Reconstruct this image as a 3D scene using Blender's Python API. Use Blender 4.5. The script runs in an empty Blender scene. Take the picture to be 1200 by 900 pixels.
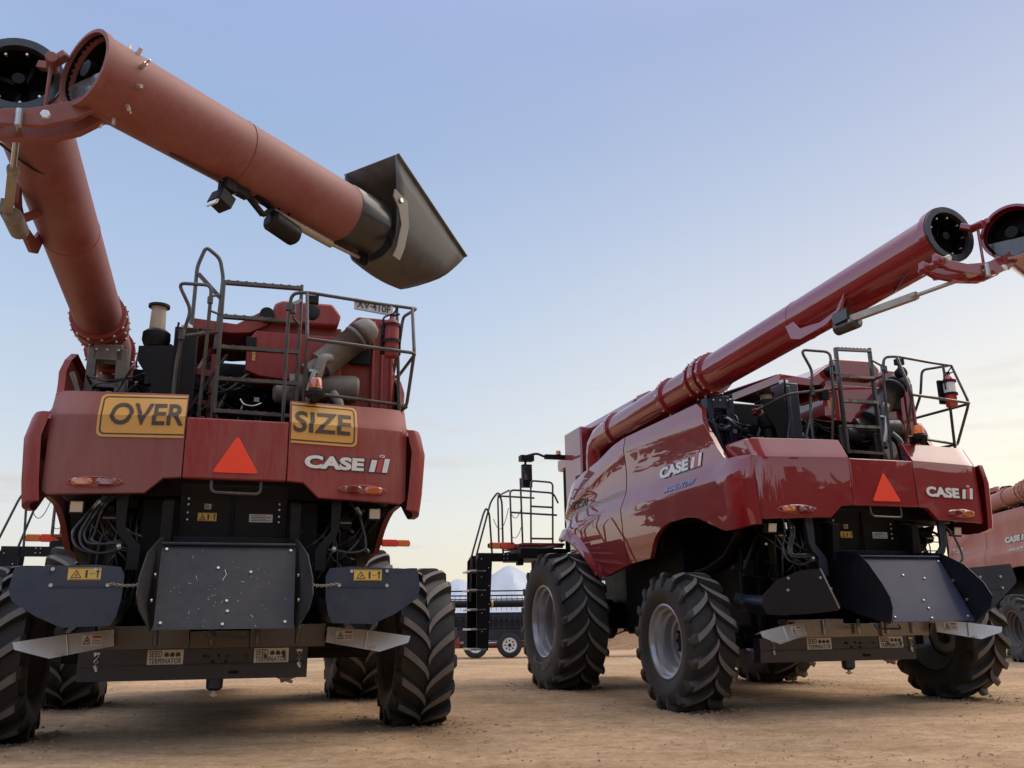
import bpy, bmesh, math, random
from mathutils import Vector, Matrix, noise
V = Vector
R = math.radians
PI = math.pi
random.seed(7)
scene = bpy.context.scene
col = scene.collection

# ------------------------------------------------------------------ materials
def new_mat(name):
    m = bpy.data.materials.new(name); m.use_nodes = True
    nt = m.node_tree
    return m, nt, nt.nodes['Principled BSDF']

def N(nt, t, **kw):
    n = nt.nodes.new(t)
    for k, v in kw.items():
        if k.startswith('i_'):
            n.inputs[k[2:].replace('_', ' ')].default_value = v
        else:
            setattr(n, k, v)
    return n

def ramp(nt, fac, stops):
    r = nt.nodes.new('ShaderNodeValToRGB')
    e = r.color_ramp.elements
    e[0].position, e[0].color = stops[0][0], (*stops[0][1], 1)
    e[1].position, e[1].color = stops[-1][0], (*stops[-1][1], 1)
    for p, c in stops[1:-1]:
        k = e.new(p); k.color = (*c, 1)
    nt.links.new(fac, r.inputs['Fac'])
    return r

def noisy(nt, scale, detail=5, rough=.6, coords=None, vec_scale=None):
    tc = nt.nodes.new('ShaderNodeTexCoord')
    out = tc.outputs['Object']
    if vec_scale:
        mp = nt.nodes.new('ShaderNodeMapping'); mp.inputs['Scale'].default_value = vec_scale
        nt.links.new(out, mp.inputs['Vector']); out = mp.outputs['Vector']
    n = nt.nodes.new('ShaderNodeTexNoise')
    n.inputs['Scale'].default_value = scale; n.inputs['Detail'].default_value = detail; n.inputs['Roughness'].default_value = rough
    nt.links.new(out, n.inputs['Vector'])
    return n

def surf(name, base, rough=.5, metal=0, coat=0, dust=None, amount=.3, scale=2.5, streak=False, bump=0, coat_rough=.05, spec=.5, rvar=.12):
    """a painted, moulded or metal surface with a thin uneven film of dust"""
    m, nt, b = new_mat(name)
    b.inputs['Metallic'].default_value = metal
    b.inputs['Coat Weight'].default_value = coat
    b.inputs['Coat Roughness'].default_value = coat_rough
    b.inputs['Coat IOR'].default_value = 1.75 if coat >= 1 else 1.5
    b.inputs['Specular IOR Level'].default_value = spec
    n1 = noisy(nt, scale, 8, .65, vec_scale=(1, 1, .35) if streak else None)
    n2 = noisy(nt, scale * 9, 6, .7, vec_scale=(1.6, 1.6, .3) if streak else None)
    mx = N(nt, 'ShaderNodeMix', data_type='FLOAT'); mx.inputs[0].default_value = .35
    nt.links.new(n1.outputs['Fac'], mx.inputs[2]); nt.links.new(n2.outputs['Fac'], mx.inputs[3])
    d = dust or tuple(min(1, c * 1.5 + .02) for c in base)
    mr = N(nt, 'ShaderNodeMapRange'); mr.inputs[1].default_value = .36; mr.inputs[2].default_value = .66
    mr.inputs[3].default_value = max(0, amount - .22); mr.inputs[4].default_value = min(1, amount + .28)
    nt.links.new(mx.outputs[0], mr.inputs[0])
    cm = N(nt, 'ShaderNodeMix', data_type='RGBA')
    cm.inputs[6].default_value = (*base, 1); cm.inputs[7].default_value = (*d, 1)
    nt.links.new(mr.outputs[0], cm.inputs[0]); nt.links.new(cm.outputs[2], b.inputs['Base Color'])
    rr = N(nt, 'ShaderNodeMapRange'); rr.inputs[1].default_value = .3; rr.inputs[2].default_value = .7
    rr.inputs[3].default_value = max(.02, rough - rvar); rr.inputs[4].default_value = min(1, rough + rvar)
    nt.links.new(mx.outputs[0], rr.inputs[0]); nt.links.new(rr.outputs[0], b.inputs['Roughness'])
    if bump:
        bp = N(nt, 'ShaderNodeBump'); bp.inputs['Strength'].default_value = bump; bp.inputs['Distance'].default_value = .01
        nt.links.new(n2.outputs['Fac'], bp.inputs['Height']); nt.links.new(bp.outputs[0], b.inputs['Normal'])
    return m

DUST = (.34, .21, .14)
MT = {}
def mats_for(v):
    dusty = v != 'clean'
    D = {}
    if v == 'far':
        D['red'] = D['hood'] = D['tube'] = surf('caked_red_paint', (.28, .035, .028), .65, 0, .05, (.44, .235, .165), .5, 1.2, True, .04, .3)
    if dusty and v != 'far':
        D['red'] = surf('dusty_red_paint', (.25, .008, .011), .52, 0, .12, DUST, .1, 1.6, True, .04, .25, spec=.35)
        D['hood'] = surf('dusty_red_hood_paint', (.25, .007, .011), .5, 0, .15, DUST, .17, 1.4, True, .03, .25, spec=.35)
        D['hood2'] = surf('dust_filmed_red_hood_paint', (.215, .012, .014), .5, 0, .15, (.27, .17, .12), .26, .9, True, .04, .3)
        D['tube'] = surf('faded_red_tube_paint', (.19, .014, .015), .6, 0, .05, (.28, .155, .13), .4, 1.8, False, .08, .3)
    if dusty:
        D['navy'] = surf('worn_navy_steel', (.010, .016, .036), .4, 0, .2, (.075, .066, .058), .12, 2.4, False, .05, .2)
        D['plate'] = surf('scuffed_grey_steel_plate', (.009, .013, .027), .52, 0, .05, (.09, .078, .062), .36, 1.5, False, .05, .2, spec=.3)
        D['black'] = surf('dusty_black_plastic', (.005, .005, .006), .55, 0, 0, (.04, .032, .026), .1, 3, False, .1, spec=.25)
        D['rail'] = surf('dusty_dark_rail', (.03, .03, .032), .45, 0, .1, (.2, .15, .11), .22, 6)
        D['muff'] = surf('dusty_black_muffler', (.06, .057, .053), .6, .1, 0, (.33, .28, .235), .46, 2.5, False, .15)
    else:
        D['red'] = surf('glossy_red_paint', (.235, .004, .008), .5, 0, 1, (.2, .05, .035), .03, 1.6, True, 0, .012, spec=.25)
        D['hood'] = surf('glossy_red_hood_paint', (.24, .004, .008), .5, 0, 1, (.2, .05, .035), .03, 1.3, True, 0, .015, spec=.25)
        D['tube'] = surf('glossy_red_tube_paint', (.235, .004, .008), .5, 0, 1, (.2, .05, .035), .04, 1.8, False, 0, .03, spec=.25)
        D['navy'] = surf('clean_navy_steel', (.009, .014, .03), .35, 0, .5, (.05, .044, .04), .06, 2.4, False, .02, .08)
        D['plate'] = surf('clean_navy_steel_plate', (.014, .019, .05), .5, 0, .1, (.05, .046, .05), .06, 2.4, False, .02, .1, spec=.3)
        D['black'] = surf('black_plastic', (.004, .004, .005), .5, 0, 0, (.025, .021, .018), .08, 3, False, .05, spec=.18)
        D['rail'] = surf('dark_steel_rail', (.05, .045, .045), .32, .5, .4, (.12, .1, .08), .1, 6)
        D['muff'] = surf('black_muffler', (.012, .014, .018), .4, 0, .3, (.1, .09, .08), .12, 2.5, False, .05)
    if 'steel' not in MT:
        MT['steel'] = surf('brushed_stainless', (.72, .70, .67), .38, .45, 0, (.4, .32, .25), .2, 3, False, .03)
        MT['galv'] = surf('zinc_plated', (.55, .53, .5), .35, .9, 0, (.3, .25, .2), .25, 8)
        MT['bright'] = surf('bolt_head', (.7, .68, .62), .35, .8, 0, (.4, .33, .25), .2, 20)
        MT['rim'] = surf('silver_rim_paint', (.36, .37, .40), .3, .6, .2, (.28, .24, .2), .1, 2, rvar=.04)
        MT['rubber'] = surf('tyre_rubber', (.010, .010, .0105), .62, 0, 0, (.075, .058, .045), .13, 4, False, .25)
        MT['lug'] = surf('worn_tread_lug', (.10, .092, .085), .7, 0, 0, (.22, .18, .145), .4, 9, False, .3)
        MT['dark'] = surf('blackened_steel', (.003, .003, .004), .5, 0, 0, (.022, .018, .015), .07, 3, False, .1, spec=.18)
        MT['sign'] = surf('dirty_yellow_sign', (.72, .36, .04), .5, 0, .1, (.45, .25, .11), .3, 5, False, .05)
        MT['signink'] = surf('sign_ink', (.028, .024, .022), .5, 0, 0, (.22, .12, .05), .12, 14)
        MT['smv'] = surf('fluorescent_orange', (1.0, .062, .012), .5, 0, 0, (.85, .06, .02), .3, 5)
        MT['white'] = surf('white_decal', (.78, .77, .73), .4, 0, .2, (.5, .42, .34), .15, 8)
        MT['pale'] = surf('pale_dirty_decal', (.62, .59, .53), .5, 0, .1, (.4, .32, .25), .3, 12)
        MT['label'] = surf('label_white', (.80, .78, .72), .45, 0, .1, (.55, .48, .4), .14, 12)
        MT['ink'] = surf('black_decal', (.012, .012, .014), .35, 0, .3, (.06, .05, .04), .1, 8)
        MT['ired'] = surf('red_decal', (.5, .02, .025), .35, 0, .3, (.4, .08, .06), .1, 8)
        MT['yell'] = surf('yellow_label', (.72, .42, .03), .45, 0, .2, (.5, .33, .14), .2, 20)
        MT['blue'] = surf('pale_blue_decal', (.2, .26, .5), .4, 0, .2, (.3, .3, .4), .2, 10)
        MT['marker'] = surf('amber_marker', (1, .24, .03), .25, 0, .6, (.6, .2, .06), .12, 20)
        MT['amber'] = surf('amber_lens', (.5, .11, .02), .15, 0, 1, (.5, .16, .05), .15, 20)
        MT['rlens'] = surf('red_lens', (.15, .012, .012), .15, 0, 1, (.3, .07, .05), .15, 20)
        MT['redreflect'] = surf('red_reflector', (1, .075, .02), .25, 0, .8, (.6, .07, .04), .15, 20)
        MT['lampglass'] = surf('lamp_glass', (.62, .64, .66), .12, .3, 1, (.5, .45, .4), .15, 9)
        MT['pre'] = surf('pale_plastic_bowl', (.42, .36, .27), .5, 0, .1, (.3, .2, .12), .35, 3)
        MT['hose'] = surf('rubber_hose', (.012, .012, .014), .35, 0, .3, (.07, .06, .05), .12, 9)
        MT['spout'] = surf('weathered_black_rubber', (.024, .023, .022), .62, 0, 0, (.19, .17, .15), .36, 1.1, False, .06)
        MT['strap'] = surf('weathered_strap', (.09, .08, .068), .5, .3, 0, (.2, .165, .125), .35, 5)
        MT['deepnavy'] = surf('deep_navy_steel', (.004, .006, .014), .45, 0, .12, (.03, .027, .025), .08, 2.4, spec=.25)
        MT['glass'] = surf('dark_tinted_glass', (.01, .014, .016), .06, 0, 1, (.02, .02, .02), .05, 5)
        MT['extred'] = surf('extinguisher_red', (.5, .015, .015), .25, 0, .8, (.35, .08, .06), .1, 10)
        MT['clear'] = surf('smoked_cover_plate', (.03, .036, .036), .25, 0, .8, (.2, .17, .14), .2, 4)
        MT['pgrey'] = surf('worn_light_metal', (.4, .36, .3), .45, .5, 0, (.3, .22, .15), .3, 8)
    D.update(MT)
    if dusty:
        if 'oldrim' not in MT: MT['oldrim'] = surf('dusty_old_rim', (.06, .055, .05), .6, .2, 0, (.13, .1, .08), .3, 3)
        D['rim'] = MT['oldrim']
    return D

# ------------------------------------------------------------------ mesh builder
def fillet(pts, rad, seg=4):
    pts = [V(p) for p in pts]
    out = [pts[0]]
    for i in range(1, len(pts) - 1):
        a, b, c = pts[i - 1], pts[i], pts[i + 1]
        d1, d2 = (a - b), (c - b)
        r = min(rad, d1.length * .45, d2.length * .45)
        p1, p2 = b + d1.normalized() * r, b + d2.normalized() * r
        for k in range(seg + 1):
            t = k / seg
            out.append(p1 * (1 - t) ** 2 + b * 2 * t * (1 - t) + p2 * t * t)
    out.append(pts[-1])
    return out

class MB:
    def __init__(s):
        s.v = []; s.f = []; s.mi = []; s.cur = 0
    def m(s, i):
        s.cur = i; return s
    def add(s, vs, fs):
        o = len(s.v)
        s.v.extend([tuple(v) for v in vs])
        for f in fs:
            s.f.append(tuple(i + o for i in f)); s.mi.append(s.cur)
        return s
    def obox(s, c, ax, ay, az):
        c, ax, ay, az = V(c), V(ax), V(ay), V(az)
        vs = [c + ax * i + ay * j + az * k for i in (-1, 1) for j in (-1, 1) for k in (-1, 1)]
        return s.add(vs, [(0, 1, 3, 2), (4, 6, 7, 5), (0, 4, 5, 1), (2, 3, 7, 6), (0, 2, 6, 4), (1, 5, 7, 3)])
    def box(s, x0, x1, y0, y1, z0, z1):
        return s.obox(((x0 + x1) / 2, (y0 + y1) / 2, (z0 + z1) / 2), ((x1 - x0) / 2, 0, 0), (0, (y1 - y0) / 2, 0), (0, 0, (z1 - z0) / 2))
    def bar(s, p, q, w, h, up=(0, 0, 1)):
        p, q = V(p), V(q); d = (q - p); n = d.normalized()
        a = n.cross(V(up))
        if a.length < 1e-4: a = n.cross(V((1, 0, 0)))
        a.normalize(); b = a.cross(n)
        return s.obox((p + q) / 2, d / 2, a * w / 2, b * h / 2)
    def tube(s, pts, r, n=8, caps=True, closed=False):
        pts = [V(p) for p in pts]; K = len(pts)
        rs = r if isinstance(r, (list, tuple)) else [r] * K
        t0 = (pts[1] - pts[0]).normalized()
        a = t0.cross(V((0, 0, 1)))
        if a.length < 1e-3: a = t0.cross(V((1, 0, 0)))
        a.normalize(); vs = []
        for i in range(K):
            if closed: t = pts[(i + 1) % K] - pts[i - 1]
            else: t = pts[min(i + 1, K - 1)] - pts[max(i - 1, 0)]
            t.normalize()
            a = (a - t * a.dot(t)).normalized(); b = t.cross(a)
            for k in range(n):
                q = 2 * PI * k / n
                vs.append(pts[i] + (a * math.cos(q) + b * math.sin(q)) * rs[i])
        fs = []
        for i in range(K if closed else K - 1):
            j = (i + 1) % K
            for k in range(n):
                l = (k + 1) % n
                fs.append((i * n + k, i * n + l, j * n + l, j * n + k))
        if caps and not closed:
            fs.append(tuple(range(n))[::-1]); fs.append(tuple((K - 1) * n + k for k in range(n)))
        return s.add(vs, fs)
    def cyl(s, p, q, r, n=16, r2=None):
        return s.tube([p, q], [r, r if r2 is None else r2], n)
    def lathe(s, prof, o, axis, n=48, closed=False):
        """prof: (along axis, radius)"""
        o, ax = V(o), V(axis).normalized()
        a = ax.cross(V((0, 0, 1)))
        if a.length < 1e-3: a = ax.cross(V((1, 0, 0)))
        a.normalize(); b = ax.cross(a); K = len(prof); vs = []
        for (u, r) in prof:
            for k in range(n):
                q = 2 * PI * k / n
                vs.append(o + ax * u + (a * math.cos(q) + b * math.sin(q)) * r)
        fs = []
        for i in range(K if closed else K - 1):
            j = (i + 1) % K
            for k in range(n):
                l = (k + 1) % n
                fs.append((i * n + k, i * n + l, j * n + l, j * n + k))
        return s.add(vs, fs)
    def prism(s, poly, O, X, Y, th):
        """polygon in the plane O + X*a + Y*b, thickness th along the normal"""
        O, X, Y = V(O), V(X).normalized(), V(Y).normalized()
        Z = X.cross(Y)
        k = len(poly)
        vs = [O + X * a + Y * b for a, b in poly] + [O + X * a + Y * b - Z * th for a, b in poly]
        fs = [tuple(range(k)), tuple(range(k, 2 * k))[::-1]] + [(i, i + k, (i + 1) % k + k, (i + 1) % k) for i in range(k)]
        return s.add(vs, fs)
    def poly3(s, pts, off):
        """a plate from 3-D outline points, extruded by the vector off"""
        pts = [V(p) for p in pts]; off = V(off); k = len(pts)
        return s.add(pts + [p + off for p in pts], [tuple(range(k)), tuple(range(k, 2 * k))[::-1]] + [(i, i + k, (i + 1) % k + k, (i + 1) % k) for i in range(k)])
    def loft(s, secs, closed=True, caps=False):
        n = len(secs[0]); vs = [p for sc in secs for p in sc]; fs = []
        for i in range(len(secs) - 1):
            for k in range(n if closed else n - 1):
                l = (k + 1) % n
                fs.append((i * n + k, i * n + l, (i + 1) * n + l, (i + 1) * n + k))
        if caps:
            fs.append(tuple(range(n))[::-1]); fs.append(tuple((len(secs) - 1) * n + k for k in range(n)))
        return s.add(vs, fs)
    def ball(s, c, r, n=10):
        prof = [(-math.cos(PI * i / n) * r, max(.0005, math.sin(PI * i / n) * r)) for i in range(n + 1)]
        return s.lathe(prof, c, (0, 0, 1), 2 * n)
    def bolt(s, c, nrm, r=.014, h=.012):
        c, nrm = V(c), V(nrm).normalized()
        return s.tube([c, c + nrm * h], r, 6)
    def build(s, name, mats, parent=None, bevel=0, seg=2, solid=0, angle=35, link=True):
        me = bpy.data.meshes.new(name)
        me.from_pydata(s.v, [], s.f)
        mats = mats if isinstance(mats, (list, tuple)) else [mats]
        for m in mats: me.materials.append(m)
        me.polygons.foreach_set('material_index', s.mi)
        bm = bmesh.new(); bm.from_mesh(me)
        bmesh.ops.remove_doubles(bm, verts=bm.verts, dist=.0002)
        bmesh.ops.recalc_face_normals(bm, faces=bm.faces)
        bm.to_mesh(me); bm.free()
        me.polygons.foreach_set('use_smooth', [True] * len(me.polygons))
        me.set_sharp_from_angle(angle=R(angle))
        o = bpy.data.objects.new(name, me)
        col.objects.link(o)
        if parent: o.parent = parent
        if solid:
            md = o.modifiers.new('thickness', 'SOLIDIFY'); md.thickness = solid; md.offset = 0 if solid < .02 else -1
        if bevel:
            md = o.modifiers.new('edge', 'BEVEL'); md.width = bevel; md.segments = seg; md.limit_method = 'ANGLE'; md.angle_limit = R(28)
            md.harden_normals = False
        return o

# ------------------------------------------------------------------ lettering
_tc = {}
def text_geo(s, size=1, offset=0, shear=0, space=1, depth=.0):
    """flat lettering as vertices and faces, width measured"""
    key = (s, size, offset, shear, space, depth)
    if key in _tc: return _tc[key]
    cu = bpy.data.curves.new('t', 'FONT')
    cu.body = s; cu.size = size; cu.offset = offset; cu.shear = shear; cu.space_character = space; cu.extrude = depth
    cu.resolution_u = 4
    o = bpy.data.objects.new('t', cu); col.objects.link(o)
    dg = bpy.context.evaluated_depsgraph_get()
    me = bpy.data.meshes.new_from_object(o.evaluated_get(dg))
    vs = [v.co.copy() for v in me.vertices]; fs = [tuple(p.vertices) for p in me.polygons]
    bpy.data.objects.remove(o); bpy.data.curves.remove(cu); bpy.data.meshes.remove(me)
    xs = [v.x for v in vs]; ys = [v.y for v in vs]
    _tc[key] = (vs, fs, (min(xs), max(xs), min(ys), max(ys)))
    return _tc[key]

def put_text(mb, s, O, X, Y, w, h, offset=0, shear=0, space=1, lift=.003, bend=None, depth=.04, cuts=0):
    """lettering fitted to the w x h box whose lower-left corner is O; X, Y span its plane (normal X x Y faces the reader)"""
    vs, fs, (x0, x1, y0, y1) = text_geo(s, 1, offset, shear, space, depth)
    O, X, Y = V(O), V(X).normalized(), V(Y).normalized(); Z = X.cross(Y)
    th = .004
    loc = [V(((v.x - x0) / (x1 - x0) * w, (v.y - y0) / (y1 - y0) * h, lift + (th / 2 if v.z > 0 else -th / 2))) for v in vs]
    if cuts:
        bm = bmesh.new()
        bv = [bm.verts.new(p) for p in loc]
        for f in fs:
            try: bm.faces.new([bv[i] for i in f])
            except ValueError: pass
        for c in range(1, cuts):
            bmesh.ops.bisect_plane(bm, geom=bm.verts[:] + bm.edges[:] + bm.faces[:], plane_co=(0, h * c / cuts, 0), plane_no=(0, 1, 0), dist=1e-5)
        bm.verts.index_update()
        loc = [v.co.copy() for v in bm.verts]; fs = [tuple(v.index for v in f.verts) for f in bm.faces]
        bm.free()
    if bend: pts = [bend(O, p) for p in loc]
    else: pts = [O + X * p.x + Y * p.y + Z * p.z for p in loc]
    mb.add(pts, fs)
    return mb

def empty(name, loc, label, cat, group=None, rot=(0, 0, 0)):
    o = bpy.data.objects.new(name, None); col.objects.link(o)
    o.location = loc; o.rotation_euler = rot; o.empty_display_size = .2
    return tag(o, label, cat, group)

def tag(o, label=None, cat=None, group=None, kind=None):
    if label: o['label'] = label
    if cat: o['category'] = cat
    if group: o['group'] = group
    if kind: o['kind'] = kind
    return o

def lerp(a, b, t): return a + (b - a) * t
def interp(x, tab):
    if x <= tab[0][0]: return tab[0][1]
    for (a, p), (b, q) in zip(tab, tab[1:]):
        if x <= b: return p + (q - p) * (x - a) / (b - a)
    return tab[-1][1]

# ------------------------------------------------------------------ the harvester, in its own frame: x right, y forward, z up, origin on the ground under the rear axle
def hood_y(x, z):
    ax = abs(x)
    y = -1.357 + max(0, ax - .42) * .142 + max(0, ax - 1.3) ** 2 * 1.2
    return y - .004 * (2.62 - z) / .55 - .022 if z < 2.62 else y - .022 + .14 * (z - 2.62) / .236

def hood_bend(O, p):
    x, z = O.x + p.x, O.z + p.y
    return V((x, hood_y(x, z) - p.z - .002, z))

def hood_panel(x0, x1, zbot, ztop):
    """a pressed sheet of the rear hood between x0 and x1"""
    xs = sorted(set([x0, x1] + [p for p, _ in zbot] + [lerp(x0, x1, k / 14) for k in range(15)]))
    cols = []
    for x in xs:
        zb, zt = interp(x, zbot), interp(x, ztop)
        zs = [lerp(zb, min(2.62, zt), k / 6) for k in range(7)]
        zs += [lerp(min(2.62, zt), zt, k / 3) for k in (1, 2, 3)] if zt > 2.63 else []
        cols.append([V((x, hood_y(x, z), z)) for z in zs])
    # turn the rim inwards all round so that the sheet has a thick edge
    mb = MB()
    mb.loft(cols, closed=False)
    rim = [c[0] for c in cols] + cols[-1][1:] + [c[-1] for c in cols[-2::-1]] + cols[0][-2:0:-1]
    k = len(rim)
    mb.add(list(rim) + [p + V((0, .06, 0)) for p in rim], [(i, (i + 1) % k, (i + 1) % k + k, i + k) for i in range(k)])
    return mb

ZTOP = [(4.42, 2.97), (4.22, 3.12), (3.56, 3.23), (2.8, 3.29), (2.3, 3.41), (1.87, 3.443), (-.19, 3.444), (-.34, 3.34), (-.43, 3.10), (-.63, 2.81), (-.80, 2.67), (-.95, 2.645), (-1.25, 2.635)][::-1]
ZBOT = [(4.5, 2.4), (4.36, 2.23), (3.95, 2.22), (3.61, 2.14), (3.25, 1.95), (2.97, 1.73), (2.89, 1.57), (2.6, 1.585), (1.78, 1.69), (1.13, 1.72), (.95, 1.93), (.75, 2.04), (.5, 2.10), (0, 2.11), (-.25, 2.07), (-.5, 1.97), (-.77, 1.87), (-.985, 1.87), (-1.25, 1.90)][::-1]
ZC3 = [(-.4, 3.2), (1.83, 3.27), (2.6, 3.13), (3.26, 2.93), (3.9, 2.75), (4.33, 2.60)]
ZC2 = [(-1.2, 2.60), (1.83, 2.665), (3.3, 2.62), (4.3, 2.43)]
ZC1 = [(-1.2, 2.43), (1.85, 2.434), (4.3, 2.32)]
def side_x(y, z):
    c1, c2, c3 = interp(y, ZC1), interp(y, ZC2), interp(y, ZC3)
    k2 = 1.60 + .06 * min(1, max(0, (-.55 - y) / .4))
    x = interp(z, [(1.5, 1.575), (1.75, 1.635), (2.05, 1.675), (c1, 1.70), (c2, k2), (lerp(c2, c3, .3), 1.582), (lerp(c2, c3, .6), 1.585), (c3, 1.612), (c3 + .26, 1.555), (c3 + .6, 1.45)])
    if y < -.93:
        q = min(1, (-.93 - y) / .31); x -= .125 * (1 - math.sqrt(max(0, 1 - q * q)))
    if y > 3.9:
        q = min(1, (y - 3.9) / .6); x -= .2 * (1 - math.sqrt(max(0, 1 - q * q)))
    return x
def side_panel(sg, ys):
    cols = []
    for y in ys:
        zb, zt = interp(y, ZBOT), interp(y, ZTOP)
        nodes = [zb, interp(y, ZC1), interp(y, ZC2), interp(y, ZC3), zt]
        nodes = [min(max(n, zb), zt) for n in nodes]
        zs = [nodes[0]]
        for a, b, k in zip(nodes, nodes[1:], (6, 2, 6, 3)):
            zs += [lerp(a, b, i / k) for i in range(1, k + 1)]
        cols.append([V((sg * side_x(y, z), y, z)) for z in zs])
    mb = MB()
    mb.loft(cols, closed=False)
    rim = [c[0] for c in cols] + cols[-1][1:] + [c[-1] for c in cols[-2::-1]] + cols[0][-2:0:-1]
    k = len(rim)
    mb.add(list(rim) + [p + V((-sg * .06, 0, 0)) for p in rim], [(i, (i + 1) % k, (i + 1) % k + k, i + k) for i in range(k)])
    return mb

def side_bend(sg, lift=.0):
    def f(O, p):
        y = O.y + sg * p.x; z = O.z + p.y
        x = side_x(y, z)
        return V((sg * (x + .004 + p.z), y, z))
    return f

def logo(parent, D, O, X, Y, w, h, bend=None, name='lettering', flat=False):
    """white block letters with a black edge, then the barred emblem"""
    mb = MB(); Xn, Yn = V(X).normalized(), V(Y).normalized(); Z = Xn.cross(Yn)
    O = V(O)
    def quad(pts, lift):
        q = [V((a * w, b * h, lift)) for a, b in pts] + [V((a * w, b * h, lift - .003)) for a, b in pts]
        q = [bend(O, p) if bend else O + Xn * p.x + Yn * p.y + Z * p.z for p in q]
        k = len(pts)
        mb.add(q, [tuple(range(k)), tuple(range(k, 2 * k))[::-1]] + [(i, i + k, (i + 1) % k + k, (i + 1) % k) for i in range(k)])
    tb = (lambda o, p: bend(V((o.x, o.y, o.z)), p)) if bend else None
    def sub(dx, dy):
        if not bend: return O + Xn * dx * w + Yn * dy * h
        if abs(Xn.y) > .5: return V((O.x, O.y + Xn.y * dx * w, O.z + dy * h))
        return V((O.x + dx * w, O.y, O.z + dy * h))
    mb.m(1); put_text(mb, 'CASE', sub(.0, -.05), X, Y, .73 * w, .80 * h, .075, .04, 1.0, .002, tb)
    mb.m(0); put_text(mb, 'CASE', sub(-.012, .0), X, Y, .72 * w, .70 * h, .05, .04, 1.02, .005, tb)
    s = .035
    mb.m(1); quad([(.75, -.06), (1.0, -.06), (1.0 + s, .74), (.75 + s, .74)], .003)
    mb.m(0); quad([(.765, 0), (.835, 0), (.835 + s, .66), (.765 + s, .66)], .006)
    quad([(.93, 0), (.995, 0), (.995 + s, .76), (.93 + s, .76)], .006)
    mb.m(2); quad([(.855, 0), (.915, 0), (.915 + s, .72), (.855 + s, .72)], .0065)
    mb.m(0); quad([(.865 + s, .84), (.895 + s, .80), (.925 + s, .84), (.93 + s, .93), (.895 + s, .98), (.86 + s, .93)], .006)
    mb.m(2); quad([(.878 + s, .86), (.895 + s, .84), (.912 + s, .86), (.914 + s, .91), (.895 + s, .94), (.876 + s, .91)], .0085)
    return mb.build(name, [D['white'] if not flat else D['pale'], D['ink'], D['ired']], parent)

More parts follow.
